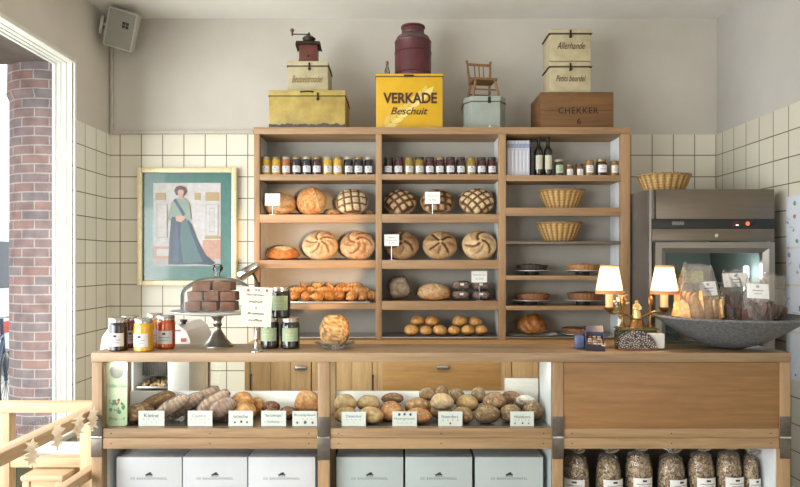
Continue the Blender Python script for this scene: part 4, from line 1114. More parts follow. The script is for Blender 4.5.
cl(243.5,400.5,12.2,10.5,2.86,*gold,'large golden brioche bun on top of another, above the third card','A',seed=208,mat='glossbread',lump=.12)
cl(259.5,416,8,9,2.86,*gold,'lower small golden bun beside the brioche','A',base=b0,seed=209,mat='glossbread')
cl(258,402.5,6.5,6.5,2.88,(222,170,104),(186,126,66),'small golden bun on top beside the brioche','A',seed=240,mat='glossbread')
dk = (124,72,52), (88,48,36)
cl(271,419,9,6.5,2.83,*dk,'lower dark reddish roll behind the fourth case card','A',base=b0,seed=241)
cl(271,407,9,6,2.85,*dk,'upper dark reddish roll above the fourth case card','A',seed=242)
cl(288,420,8.5,6,2.83,*dk,'lower red brown roll between the fourth and fifth card','A',base=b0,seed=243)
cl(289,410,9,5,2.85,(142,86,60),(100,58,42),'upper red brown roll between the fourth and fifth card','A',seed=244)
cl(307,409,13,13,2.86,(206,154,104),(168,114,68),'tall tan loaf behind the fifth case card by the upright','A',seed=245,depth=.7,sq=.75,base=b0)
CA = [o for o in COL.objects if o.get('group') == CG['A']]
resolve(CA, 30, .005, FZ, (2.742, 2.974))
# round loaf case
be = (196,164,118), (158,124,82); br = (186,128,78), (146,96,56); dkb = (150,114,86), (110,82,62)
R_ = [
 (346,418.5,11.5,7.5,2.80,be,'lower pale loaf behind the first card of the round loaf case',None,0,1),
 (371,418.5,12,7.5,2.80,be,'lower pale loaf between the first and second round loaf cards',None,0,1),
 (345.5,402.5,11,8.5,2.82,be,'upper pale loaf at the second counter upright',(186,164,128),0,0),
 (368.5,403,12,8,2.82,be,'upper pale loaf with one floury slash',(186,164,128),1,0),
 (392,418,12,8,2.80,br,'lower brown loaf behind the second round loaf card',None,0,1),
 (391.5,406,12,8,2.82,br,'middle brown loaf of the stack of three, above the second card',None,0,0),
 (392.5,398,11.5,6,2.90,(128,92,66,),'uppermost dark brown loaf of the stack of three',None,0,0),
 (418,419,13,7,2.80,br,'lower wide brown loaf right after the second round loaf card',None,0,1),
 (418,406,13.5,8.5,2.82,(166,122,76),'upper wide tan brown loaf after the second round loaf card',None,0,0),
 (441,418,11,8,2.80,be,'lower floury loaf behind the third round loaf card',None,0,1),
 (442,401.5,11.5,8,2.81,(178,154,122),'slashed floury loaf above the third round loaf card',(184,156,118),1,0),
 (428,393,9.5,7,2.90,(158,128,96),'small round loaf on top, above the wide tan loaf',None,0,0),
 (441.5,391.5,7.5,7,2.93,dkb,'seeded grey roll standing on top behind the slashed loaf',None,0,0),
 (462,419,11,7.5,2.80,(158,122,84),'lower tan loaf beside the third round loaf card',None,0,1),
 (467,403,10.8,8,2.82,(160,128,88),'oat crusted loaf with a rounded top, above the lower tan loaf',(178,148,100),0,0),
 (457,396,7.8,8,2.92,(138,110,82),'grey brown roll behind the oat crusted loaf',None,0,0),
 (478.5,395,7.2,8,2.90,(146,124,98),'upright grey roll behind and beside the oat crusted loaf',None,0,0),
 (487,416.5,12.3,8.5,2.80,(128,98,70),'lower round brown loaf before the fourth round loaf card',None,0,1),
 (494.5,401,11,9,2.84,dkb,'dark seeded loaf above the lower round brown loaf',None,0,0),
 (511,398.5,11.5,8.5,2.90,dkb,'dark loaf behind the flour dusted one',None,0,0),
 (511,417,11,8.5,2.80,(136,104,76),'lower brown loaf behind the fourth round loaf card',None,0,1),
 (524,400.5,12.5,8.5,2.83,(196,186,172),'flour dusted dark loaf, whitest of the case',(224,220,212),0,0),
 (532.5,416,10.5,9.5,2.81,(128,98,72),'brown loaf at the white lining of the round loaf case',None,0,1),
]
for i, (p, q, hw, hh, Y, c, lab, fl_, cu, bot) in enumerate(R_):
    if len(c) == 3: c = (c, tuple(int(v*.72) for v in c))
    if lab.startswith('flour dusted'): c = ((110,88,72),(84,66,54))
    cl(p, q, hw, hh, Y, *c, lab, 'B', (6, random.uniform(-6,6), random.uniform(-20,20)), flour=fl_, cuts=cu, base=b0 if bot else None, seed=260+i, depth=.62 if Y > 2.86 else .8)
CB = [o for o in COL.objects if o.get('group') == CG['B']]
resolve(CB, 40, .005, FZ, (2.742, 2.944))
b = MB(); Yq = 2.962; b.box(X(504.5,Yq), X(538,Yq), Yq-.014, Yq+.014, FZ+.0005, Z(377.5,Yq), .006); tag(b.build('white_box', plain('ribbed_white_box', (214,208,200), .6, bump=.2, stretch=(1,1,8))), 'white box standing behind the dark loaves against the lining', 'box')
# price cards standing in the cases
def ccard(px0_, px1_, py0_, py1_, lab, lines, rotz=0):
    Y = 2.736; w = (px1_-px0_)*Y/F; zb = FZ+.0018; h = Z(py0_,Y)-zb
    t = thing('case_card', lab, 'price card', (X((px0_+px1_)/2,Y), Y, zb), (0,0,rotz), group='white name cards in the glass cases')
    b = MB(); b.box(-w/2, w/2, -.0007, .0007, 0, h, .0003); b.prism([(.0007,.0),(.0007,h*.7),(.02,.0)], -w*.1, w*.1, 'x'); b.build('card', M_['card'], t, smooth=False)
    for ln in lines:
        if ln[0] == 'dot':
            _, fx, fz, r, ink = ln
            d = MB(); d.prism([(fx*w+r*math.cos(a*PI/4), fz*h+r*math.sin(a*PI/4)*1.1) for a in range(8)], -.0013, -.0009); d.build('printed_motif', M_[ink], t, smooth=False)
        else:
            s_, fx, fz, fw, fh, ink = ln; lettering(s_, M_[ink], t, (fx*w, -.0012, fz*h), fw*w, fh*h)
ccard(138.5,164.5,410.7,427.5,'name card reading Kleine before the brown loaf end',[('Kleine',0,.70,.56,.24,'ink'),('-  -  -  -',0,.46,.66,.04,'greyink'),('.  .  .',0,.28,.4,.06,'greyink')])
ccard(187.8,212.4,410.7,427.5,'name card reading Casino before the wrapped loaves',[('Casino',-.04,.68,.58,.20,'greyink'),('-  -  -  -  -',0,.46,.74,.04,'greyink'),('.  .  .',0,.26,.4,.06,'greyink')])
ccard(228.6,253,410.7,427.5,'name card reading Brioche before the golden brioche',[('brioche',0,.64,.58,.22,'ink'),('dot',-.24,.26,.004,'ink'),('dot',.02,.30,.005,'ink'),('dot',.26,.26,.004,'ink')])
ccard(261.2,286,410.7,427.5,'name card with two hand written lines before the dark rolls',[("'bruintje'",0,.68,.7,.24,'ink'),('~ bolletje ~',0,.28,.76,.18,'ink')])
ccard(292.4,317,411,428,'name card with green and red motifs before the tall tan loaf',[('Rozijnbol',0,.72,.84,.20,'ink'),('dot',-.30,.24,.005,'redink'),('dot',.02,.26,.007,'greenink'),('dot',.32,.24,.005,'redink'),('-  -  -',.1,.48,.4,.04,'redink')])
ccard(341.6,365.8,411.8,428.3,'name card with blue title before the pale loaves',[('Desembol',0,.70,.62,.18,'blueink'),('-  -  -  -',0,.46,.6,.04,'greyink'),('.',0,.28,.03,.05,'greyink')])
ccard(392.4,416.8,411.5,428.3,'name card with green title and small coloured motifs on top',[('Meergranen',0,.50,.86,.20,'greenink'),('dot',-.22,.80,.0055,'blueink'),('dot',0,.82,.0055,'goldink'),('dot',.24,.80,.0055,'blueink'),('-  -  -  -',0,.24,.6,.04,'greyink')])
ccard(438.2,462.4,411.5,428.3,'name card with blue title and a red motif below',[('Noorders',-.02,.66,.68,.22,'blueink'),('-  -  -  -',0,.42,.66,.05,'redink'),('dot',0,.20,.0045,'redink')])
ccard(510.2,533.8,411.5,428.3,'name card with green title under the flour dusted loaf',[('Waldkorn',0,.64,.7,.20,'ink'),('-  -  -  -  -',0,.42,.6,.05,'greenink'),('dot',-.3,.2,.004,'greyink'),('dot',.02,.22,.004,'ink'),('dot',.28,.2,.004,'greyink')])
# green tin tag
Yt = 2.742
tg = thing('green_tin_sign', 'tall pale green tin sign with a grey disc leaning in the case corner', 'sign', (X(117,Yt), Yt, FZ+.0018))
w = 10.3*Yt/F; h = Z(361.5,Yt)-FZ-.001
b = MB(); r = .014; pts = []
for (cx1, cz1, a0) in ((w-r, h-r, 0), (-w+r, h-r, 1), (-w+r, r, 2), (w-r, r, 3)):
    for k in range(5): a = PI/2*(a0+k/4); pts.append((cx1+r*math.cos(a), cz1+r*math.sin(a)))
b.prism(pts, -.0015, .0015); b.build('sign_plate', plain('mint_green_tin', (206,218,186), .45, c2=(196,210,174), ns=16), tg)
b = MB(); zc_ = Z(372,Yt)-FZ; b.prism([(.0+.030*math.cos(a*PI/16), zc_+.030*math.sin(a*PI/16)) for a in range(32)], -.0028, -.0014); b.build('grey_disc', plain('grey_disc_paint', (148,146,138), .6, c2=(136,134,126), ns=60), tg)
lettering('Coffee Time', M_['greenink'], tg, (0,-.0022,Z(386,Yt)-FZ), .084, .018, .25)
lettering('Pine - 4', M_['greenink'], tg, (0,-.0022,Z(419,Yt)-FZ), .07, .015, .25)
b = MB(); rg = random.Random(3)
for k in range(22):
    b.mi = rg.choice([0,0,1,2,2]); xx, zz, rr = rg.uniform(-.034,.036), rg.uniform(.055,.115)+.0, rg.uniform(.003,.009)
    b.prism([(xx+rr*math.cos(a*PI/4)*rg.uniform(.6,1.3), zz+rr*math.sin(a*PI/4)*rg.uniform(.6,1.3)) for a in range(8)], -.0022-.00005*k, -.0013)
b.build('floral_print', [plain('print_teal', (112,160,148), .6), plain('print_red', (178,96,88), .6), plain('print_green', (112,140,96), .6)], tg, smooth=False)

# unseen fill lights added under the counter top to brighten the bread
for (xa, xb) in ((kx(105), kx(316)), (kx(331), kx(551))):
    L = bpy.data.lights.new('case_fill', 'AREA'); L.shape = 'RECTANGLE'; L.size = (xb-xa)*.96; L.size_y = .03; L.energy = 1.5; L.color = (1,.95,.88)
    o = bpy.data.objects.new('case_fill', L); COL.objects.link(o); o.parent = ct; o.location = ((xa+xb)/2-cxo, .03, kz(362)-.006); o.rotation_euler = (T(28), 0, 0)
# ================================================================== THINGS ON THE COUNTER
ck = CT+.0006
def big_jar(lab, px, Y, mat, r=.0405, h=.142, labmats=None, lh=(.15,.55), lid=None, zb=None, rz=0, group='tall preserve jars on the counter'):
    t = jar('preserve_jar', lab, 'jar', r, h, mat, lid or m_lids, lh, group=group, lidh=.11, labmats=labmats or [m_jl, M_['ink'], M_['greyink']])
    t.location = (X(px,Y), Y, ck if zb is None else zb); t.rotation_euler = (0,0,rz); return t
m_jl = plain('grey_white_label', (206,202,200), .6, c2=(196,192,192), ns=60)
m_lids = plain('jar_lid_silver', (196,190,180), .25, .85, c2=(170,164,156))
big_jar('tall jar of nearly black jam, first at the counter corner', 118, 2.765, plain('black_jam', (28,16,26), .12, coat=.7), rz=.1)
big_jar('tall jar of dark red jam behind the black and yellow ones', 130.5, 2.87, plain('red_jam', (110,24,34), .12, c2=(84,16,26), coat=.7), rz=.35)
big_jar('tall jar of bright yellow curd', 143.7, 2.75, plain('yellow_curd', (214,158,24), .12, c2=(196,140,16), coat=.7), h=.140, rz=-.1)
big_jar('tall jar of pale orange preserve behind the orange one', 154.5, 2.90, plain('apricot_jam', (222,156,76), .12, coat=.7), r=.036, h=.15)
big_jar('tall jar of orange marmalade beside the bread slicer', 165.8, 2.84, plain('orange_marmalade', (196,84,22), .12, c2=(166,60,14), coat=.7), h=.146, rz=.15)
m_pres = plain('dark_fruit_preserve', (24,26,20), .12, c2=(40,28,24), ns=50, coat=.7)
m_glab = plain('sage_paper_label', (164,182,152), .6, c2=(150,170,140), ns=10); m_glab2 = plain('sage_label_print', (196,190,128), .6)
gl = [m_glab, m_glab2, m_glab2]
Yj = 2.85; hj = .136
a_ = big_jar('dark preserve jar with sage green label, behind the sign at the base of the stack', 270, Yj, m_pres, .0425, hj, gl, (.25,.68), group='stacked sage labelled preserve jars')
b_ = big_jar('dark preserve jar with sage green label, base of the stack, clear of the sign', 290.2, Yj-.01, m_pres, .0425, hj, gl, (.25,.68), rz=.15, group='stacked sage labelled preserve jars')
big_jar('dark preserve jar with sage green label, topmost of the three', 281, Yj, m_pres, .0425, hj, gl, (.25,.72), zb=ck+hj+.0006, group='stacked sage labelled preserve jars')

# cake stand, dome and brownies
YS = 2.90
cs = thing('cake_stand', 'tarnished silver pedestal cake stand under the glass dome', 'cake stand', (X(217.5,YS), YS, ck))
zp = Z(313,YS)-ck
b = MB(); b.lathe([(0,0),(.071,0),(.071,.006),(.062,.012),(.045,.03),(.026,.06),(.017,.075),(.015,.09),(.022,.1),(.016,.11),(.02,.125),(.034,zp-.012),(.04,zp-.002),(0,zp-.002)], 40); b.build('pedestal', M_['silver'], cs, sharp=50)
b = MB(); b.lathe([(0,zp-.003),(.15,zp-.003),(.196,zp+.004),(.206,zp+.010),(.204,zp+.013),(.19,zp+.008),(0,zp+.006)], 56); b.build('stand_plate', plain('pale_ceramic_plate', (204,204,204), .2, c2=(190,190,192), coat=.4), cs, sharp=50)
zpl = ck+zp+.0092
dm = thing('glass_dome', 'clear glass dome with a knob covering the brownies', 'dome', (X(217.5,YS), YS, zpl))
R0, H0 = .160, .158
prof = [(R0,0),(R0,.07)]+[(R0*math.cos(a*PI/2/14), .07+(H0-.07)*math.sin(a*PI/2/14)) for a in range(1, 14)]+[(.012,H0)]
b = MB(); b.lathe(prof, 56); b.build('dome_shell', M_['dome'], dm, sharp=80, recalc=False)
b = MB(); b.lathe([(0,H0-.002),(.012,H0-.001),(.010,H0+.012),(.022,H0+.028),(.026,H0+.040),(.02,H0+.052),(0,H0+.058)], 24); b.build('dome_knob', glass('knob_glass', (.86,.9,.9), .4, .03), dm)
m_brown = plain('brownie', (128,82,54), .85, c2=(68,44,30), ns=45, bump=1.0, bs=60)
k = 0
bn = ['bottom', 'middle', 'top']
for lv, (xs, hgt) in enumerate([((195,211,229),.044), ((197,213,229.5),.042), ((203.5,223.5),.042)]):
    for q, p in enumerate(xs):
        w = {0:.034,1:.034,2:.041}[lv]; hz = {0:.044,1:.042,2:.042}[lv]
        b = MB(); b.box(-w, w, -.045, .045, 0, hz, .005)
        for v in b.v:
            n_ = nz(v, 45, k); v += Vector((n_*.004, nz(v, 50, k+5)*.004, nz(v, 40, k+9)*.003 if v.z > .01 else 0))
        o = b.build('brownie', m_brown); k += 1
        tag(o, '%s brownie from the window side in the %s layer under the dome' % (['first','second','third'][q], bn[lv]), 'brownie', 'brownies under the dome')
        z0 = zpl+.0015+[0,.0465,.0915][lv]
        o.location = (X(p,YS)+.002, YS+[.0,.01,.0][q], z0); o.rotation_euler = (0,0,[.02,-.03,.05][q])
# hand written card on a chrome stand
YC = 2.724
sg = thing('sign_card', 'cream hand written card on a small chrome stand', 'sign', (X(256,YC), YC, ck), (0,0,.0))
m_cream = plain('cream_card', (214,206,190), .7, c2=(206,198,182), ns=10)
zc0, zc1 = Z(326.5,YC)-ck, Z(287,YC)-ck; w = 15*YC/F
S = bpy.data.objects.new('card_holder', None)
Mt = Matrix.Rotation(T(-3), 4, 'Y')
b = MB(); b.box(-w, w, -.0008, .0008, 0, zc1-zc0, .0004); cd = b.build('card', m_cream, sg, smooth=False); cd.location = (0,-.006,zc0); cd.rotation_euler = (0, T(3), 0)
hh_ = zc1-zc0
for s_, fx, fz, fw, ink in [('Hot brown,',-.06,.80,.62,'ink'),('walnut',-.04,.635,.46,'ink'),('&',-.02,.48,.07,'ink'),('Brownies',-.02,.335,.56,'ink'),('coffee',-.02,.165,.46,'ink')]:
    lettering(s_, M_[ink], cd, (fx*w*2, -.0014, fz*hh_), fw*w*2, .0115 if s_ != '&' else .010, .35, bold=.012)
b = MB()
for fx, fz, mi in ((-.62,.91,1),(-.1,.93,0),(.1,.92,0),(.62,.92,1)):
    b.mi = mi; b.prism([(fx*w+.006*math.cos(a*PI/4), fz*hh_+.006*math.sin(a*PI/4)) for a in range(8)], -.0016, -.0010)
for a_0, a_1, z_0, z_1 in ((-.9,.9,.03,.036),(-.9,-.885,.03,.97),(.885,.9,.03,.97)):
    b.mi = 2; b.box(a_0*w, a_1*w, -.0013, -.0009, z_0*hh_, z_1*hh_)
b.build('drawn_motif', [M_['greyink'], M_['redink'], plain('pale_red_line', (206,170,160), .7)], cd, smooth=False)
b = MB(); b.lathe([(0,0),(.026,0),(.026,.004),(.012,.009),(.007,.016),(.006,.05),(.009,.058),(.006,.066),(.0055,zc0+.004),(.010,zc0+.012),(.008,zc0+.022),(0,zc0+.026)], 20, c=(.0,.004,0)); b.build('chrome_stand', M_['chrome'], sg, sharp=45)
bpy.data.objects.remove(S)
# half cake on a glass plate
YK = 2.84
gp = thing('glass_plate', 'small clear glass plate under the half nut cake', 'plate', (X(335,YK), YK, ck))
b = MB(); b.lathe([(0,0),(.05,0),(.055,.006),(.088,.024),(.090,.027),(.086,.026),(.052,.010),(0,.007)], 40, rad=lambda a, z: 1+(.03*math.cos(12*a) if z > .02 else 0)); b.build('plate_glass', glass('fluted_glass', (.95,.96,.96), .18, .05, milky=.08, milk=(1,1,1)), gp, sharp=70)
def cakecol(d):
    n = nz(d, 6, 7); m2 = nz(d, 13, 9)
    return mixc(mixc(L_(190,150,98), L_(112,78,44), .5+1.8*n), L_(216,190,144), max(0, m2*1.0))
o = loaf_mesh(14.8*YK/F, .052, .078, cakecol, lambda d: .02*nz(d, 6, 4), seed=5, sq=.6, flat=.75, nu=56, nv=34, name='half_cake')
tag(o, 'half nut cake with a pale rough crumb on the glass plate', 'cake'); rest(o, X(335,YK), YK, ck+.0105)
# bread slicer behind the counter
YM = 3.22
bs_ = thing('bread_slicer', 'white bread slicing machine standing behind the counter', 'machine', (X(148,YM), YM, 0))
m_wm = plain('white_enamel', (226,224,218), .3, c2=(218,216,210), ns=5, coat=.3)
xl, xr = X(100,YM)-bs_.location.x, X(190,YM)-bs_.location.x
zt = Z(325,YM); zs_ = Z(347,YM)
b = MB(); b.prism([(xl+.02,1.03),(xl,1.06),(xl+.01,zt-.06),(xl+.045,zt-.012),(xl+.08,zt),(xr-.06,zt),(xr-.02,zt-.03),(xr,zt-.075),(xr+.004,1.06),(xr-.01,1.03)], 0, .36); b.build('hood', m_wm, bs_, sharp=25)
b = MB(); b.box(xl+.02, xl+.17, .0, .36, .12, 1.03, .01); b.box(X(166,YM)-bs_.location.x, xr, 0, .36, .12, 1.03, .03); b.box(xl+.02, xr, .3, .36, .12, 1.03, .005); b.box(xl+.02, xr, 0, .3, .12, .80, .01); b.build('casing', m_wm, bs_)
b = MB()
for i in range(16): x_ = xl+.175+i*.0098; b.box(x_, x_+.003, .10, .12, Z(376,YM+.1), 1.03)
b.build('blade_comb', M_['steel'], bs_, smooth=False)
b = MB(); b.box(xl+.16, X(167,YM)-bs_.location.x, .02, .28, .86, .872, .003); b.build('crumb_tray', M_['stainless2'], bs_)
b = MB(); rg = random.Random(9)
for i in range(60): b.ball((rg.uniform(xl+.175, X(163,YM)-bs_.location.x), rg.uniform(.03,.2), .876), rg.uniform(.004,.011), n=6, m=4)
o = b.build('bread_crumb', plain('crumbs', (206,172,128), .8), bs_); o['kind'] = 'stuff'
b = MB(); xk = X(189.5,YM)-.05-bs_.location.x; b.lathe([(0,zt-.001),(.012,zt-.001),(.012,zt+.008),(.020,zt+.012),(.016,zt+.022),(0,zt+.024)], 18, c=(xk,.06,0)); b.build('black_knob', M_['black'], bs_, sharp=40)
for px, py, hw, hh in ((177.5,330.5,3.2,.9),(183.5,340,2.6,1.8)):
    b = MB(); xx = X(px,YM)-bs_.location.x; zz = Z(py,YM); b.box(xx-hw*.005, xx+hw*.005, -.002, .002, zz-hh*.005, zz+hh*.005); b.build('red_switch', plain('switch_pink', (176,92,110), .5), bs_, smooth=False)
b = MB()
for sx_ in (xl+.05, xr-.04):
    for sy_ in (.04,.32): b.box(sx_-.02, sx_+.02, sy_-.02, sy_+.02, 0, .12)
b.build('foot', M_['black'], bs_)
# metal jug funnel lamp behind the dome
YL = 3.93
lm = thing('clip_lamp', 'small silver clip lamp tilted on the end of the shelving unit', 'lamp', (X(250,YL), YL, Z(270,YL)))
Mx = Matrix.Rotation(T(58), 4, 'Y')
b = MB(); b.lathe([(.034,-.075),(.037,-.070),(.032,-.02),(.026,.045),(.018,.062),(0,.066)], 24, M=Mx); b.lathe([(.033,-.072),(0,-.03)], 24, M=Mx); b.build('lamp_shade', M_['chrome'], lm, sharp=50)
b = MB(); b.tube([(.01,0,-.01),(.03,.02,-.05),(.043,.03,-.09)], .007, 8); b.build('lamp_arm', M_['iron'], lm)
b = MB(); b.box(.028,.050,.012,.05,-.12,-.075,.003); b.build('clamp', M_['iron'], lm)

# card terminal
YT = 2.80
tm = thing('payment_terminal', 'dark blue card payment terminal on the counter', 'terminal', (X(592,YT), YT, ck), (0,0,-.25))
m_tb = plain('terminal_blue', (44,52,82), .4, c2=(38,44,70)); m_td = plain('terminal_dark', (30,32,44), .35)
b = MB(); b.prism([(-.055,0),(.075,0),(.075,.05),(.03,.062),(-.055,.022)], -.030, .052, 'x'); b.build('terminal_body', m_td, tm, sharp=25)
b = MB(); b.prism([(.012,.058),(.03,.062),(.06,.094),(.044,.100),(.012,.075)], -.026, .048, 'x'); b.box(-.030,-.024,-.02,.05,.02,.085,.002); b.box(.046,.052,-.02,.05,.02,.08,.002); b.build('screen_hood', m_tb, tm, sharp=25)
b = MB(); b.box(-.075,-.031,-.01,.06,0,.062,.012); b.build('printer_housing', plain('terminal_pale_blue', (72,86,122), .4), tm)
kb = MB(); rg = random.Random(2)
for i in range(4):
    for j in range(3):
        kb.mi = 0 if (i+j) % 3 else 1
        yy = -.046+i*.017; zz = .0225+(yy+.055)*.47; kb.box(-.018+j*.020, -.003+j*.020, yy-.005, yy+.006, zz+.001, zz+.007, .001)
kb.build('keypad', [plain('key_white', (176,160,146), .5), plain('key_orange', (150,92,56), .5)], tm)

# twin shade table lamp with statuette
YA = 2.87
tl = thing('twin_shade_lamp', 'gilt table lamp with two lit cream shades and a small gilt statuette', 'lamp', (X(636.5,YA), YA, ck))
lx, lz = tl.location.x, ck
ax_ = lambda p: X(p,YA)-lx
az = lambda p: Z(p,YA)-lz
m_onyx = plain('green_onyx', (62,84,58), .2, c2=(36,52,38), ns=14, coat=.5)
b = MB(); b.box(ax_(617.5), ax_(654), -.05, .05, 0, az(331), .004); b.box(ax_(618.5), ax_(653), -.045, .045, az(331), az(326.8), .003); b.build('onyx_base', m_onyx, tl)
b = MB(); b.box(ax_(617), ax_(654.5), -.052, .052, az(328.8), az(327.6), .002)
for sxx in (-1, 1):
    x_ = sxx*.062; b.lathe([(0,az(327)),(.016,az(327)),(.010,az(324)),(.005,az(321)),(.0045,az(309)),(.010,az(306)),(.013,az(301)),(.008,az(297)),(0,az(296))], 16, c=(x_,0,0))
b.lathe([(0,az(327)),(.04,az(327)),(.030,az(323)),(.026,az(319.5)),(0,az(319.5))], 24)
b.build('gilt_mount', M_['brass'], tl, sharp=45)
SHADE = ((609.3, 265.5, 293.2), (664.3, 265.8, 293.6))
for k, (p, pt, pb) in enumerate(SHADE):
    x_ = ax_(p); sgn = -1 if k == 0 else 1
    b = MB(); pts = [(sgn*.012,0,az(318)),(x_*.35,0,az(316)+.006),(x_*.62,-.005,az(311.5)),(x_*.82,0,az(313.6)),(x_*.95,0,az(313)),(x_,0,az(310.5))]
    b.tube(pts, [.006,.0055,.005,.005,.0055,.007], 10)
    b.lathe([(0,az(312)),(.010,az(312)),(.022,az(309)),(.024,az(307.2)),(0,az(307))], 18, c=(x_,0,0)); 
    b.torus(.012, .004, (x_*.55,0,az(315.5)), 14, 6, M=None)
    b.build('lamp_arm', M_['brass'], tl, sharp=60)
    b = MB(); b.lathe([(0,az(307)),(.0165,az(307)),(.0165,az(294)),(0,az(294))], 16, c=(x_,0,0)); b.build('candle_sleeve', plain('candle_sleeve_cream', (226,178,132), .5, emit=(255,170,100), es=.25), tl, sharp=40)
    rt, rb = 8.6*YA/F, 13.2*YA/F
    m_sh, nt, out = newmat('lit_cream_shade')
    em = N(nt, 'ShaderNodeEmission', Strength=1.15); em.inputs[0].default_value = (*lin((255,222,176)), 1)
    df = N(nt, 'ShaderNodeBsdfTranslucent'); df.inputs[0].default_value = (*lin((250,232,206)), 1); ad = N(nt, 'ShaderNodeAddShader')
    nt.links.new(em.outputs[0], ad.inputs[0]); nt.links.new(df.outputs[0], ad.inputs[1]); nt.links.new(ad.outputs[0], out.inputs[0])
    b = MB(); b.lathe([(rb,az(pb)+.006),(rt,az(pt)-.005)], 40, c=(x_,0,0)); b.lathe([(rt-.0015,az(pt)-.005),(rb-.0015,az(pb)+.006)], 40, c=(x_,0,0)); shd = b.build('lamp_shade', m_sh, tl, sharp=60)
    m_tr = plain('shade_trim', (196,130,84), .7, emit=(255,140,70), es=.18)
    b = MB(); b.lathe([(rb+.0020,az(pb)-.002),(rb-.0008,az(pb)+.014),(rb-.004,az(pb)+.014),(rb-.003,az(pb)-.002),(rb+.0015,az(pb)-.002)], 40, c=(x_,0,0)); b.lathe([(rt+.002,az(pt)-.006),(rt+.001,az(pt)+.002),(rt-.003,az(pt)+.002),(rt-.003,az(pt)-.006),(rt+.002,az(pt)-.006)], 40, c=(x_,0,0)); b.build('shade_trim', m_tr, shd, sharp=50)
    L = bpy.data.lights.new('shade_bulb', 'POINT'); L.energy = 3.2; L.color = (1, .66, .36); L.shadow_soft_size = .03
    lo = bpy.data.objects.new('shade_bulb', L); COL.objects.link(lo); lo.parent = tl; lo.location = (x_, 0, (az(pt)+az(pb))/2)
# statuette, one continuous figure: robe, torso, head, arms held to the chest
vsk = [((0,0,az(320)),.020),((.002,0,az(315)),.0165),((-.002,0,az(310.5)),.013),((0,0,az(306)),.0155),((.001,0,az(303)),.0045),((0,-.003,az(300.2)),.0105),((-.012,-.002,az(305.4)),.0048),((-.017,-.012,az(308.6)),.004),((-.004,-.020,az(308.3)),.0045),((.012,-.002,az(305.4)),.0048),((.017,-.012,az(309)),.004),((.006,-.020,az(308.6)),.0045)]
me = bpy.data.meshes.new('statuette'); me.from_pydata([v[0] for v in vsk], [(0,1),(1,2),(2,3),(3,4),(4,5),(3,6),(6,7),(7,8),(3,9),(9,10),(10,11)], [])
st = bpy.data.objects.new('statuette', me); COL.objects.link(st); st.parent = tl
md = st.modifiers.new('skin', 'SKIN'); 
for i, v in enumerate(vsk): me.skin_vertices[0].data[i].radius = (v[1]*1.22, v[1]*1.22)
me.skin_vertices[0].data[0].use_root = True
st.modifiers.new('sub', 'SUBSURF').render_levels = 2; st.modifiers['sub'].levels = 2
me.materials.append(plain('gilt_statuette', (232,206,150), .35, .5, c2=(196,160,100), ns=60))
# white blossoms beside the statuette
fl = MB(); rg = random.Random(5)
for i in range(26):
    fl.ball((ax_(626.5)+rg.gauss(0,.013), .045+rg.gauss(0,.008), az(302)+rg.gauss(0,.018)), rg.uniform(.006,.012), 1, 1, .7, 8, 5)
vase = thing('flower_posy', 'small posy of cream blossoms behind the lamp statuette', 'flowers', (lx, YA, lz))
for o_ in (fl.build('blossoms', plain('cream_petals', (222,206,184), .7, c2=(198,178,154), ns=80), vase),): o_.location = (0,.03,0); o_['kind'] = 'stuff'
b = MB(); b.lathe([(0,0),(.018,0),(.022,.02),(.016,.08),(.012,.11),(.016,.122),(.013,.122),(0,.02)], 18, c=(ax_(626.5),.078,0)); b.build('vase', m_plate, vase, sharp=50)
b = MB()
for i in range(6): b.tube([(ax_(626.5),.078,.09),(ax_(626.5)+rg.gauss(0,.010),.076,az(303))], .0018, 5)
b.build('flower_stem', plain('stem_green', (84,104,60), .6), vase)
# napkin holder with cards
YN = 2.775
nh = thing('napkin_holder', 'ornate dark arched holder with pale speckled pattern in front of the lamp', 'napkin holder', (X(637.5,YN), YN, ck))
def ornate():
    m, nt, out = newmat('ornate_lattice')
    bs = N(nt, 'ShaderNodeBsdfPrincipled', Roughness=.4); nt.links.new(bs.outputs[0], out.inputs[0])
    v = N(nt, 'ShaderNodeTexVoronoi', Scale=110.0, feature='DISTANCE_TO_EDGE'); nt.links.new(coords(nt), v.inputs['Vector'])
    r = ramp(nt, v.outputs['Distance'], [(.12, lin((40,32,36))), (.26, lin((176,164,158)))]); nt.links.new(r.outputs[0], bs.inputs['Base Color'])
    return m
hw = 19.5*YN/F; H = 19*YN/F
pts = [(-hw,0),(hw,0),(hw,.012)]+[(hw*.97*math.cos(PI*k/20), .012+(H-.012)*math.sin(PI*k/20)) for k in range(1, 20)]+[(-hw,.012)]
m_or = ornate()
b = MB(); b.prism(pts, -.003, .003); b.build('front_plate', m_or, nh, sharp=30)
b = MB(); b.prism(pts, .034, .040); b.build('rear_plate', m_or, nh, sharp=30)
b = MB(); b.box(-hw,hw,-.006,.043,0,.006,.002); b.box(-hw,-hw+.005,-.004,.041,.006,.018,.001); b.build('holder_foot', M_['brass'], nh)
cdk = thing('white_napkins', 'small stack of white napkins standing in the ornate holder', 'napkins', (X(650,YN), YN+.018, ck+.0065))
b = MB()
for i in range(5): b.box(-.066,.066,-.012+i*.005,-.0085+i*.005,0,.062+.0006*i,.0005)
b.build('napkin_stack', plain('napkin_paper', (216,212,204), .8), cdk)

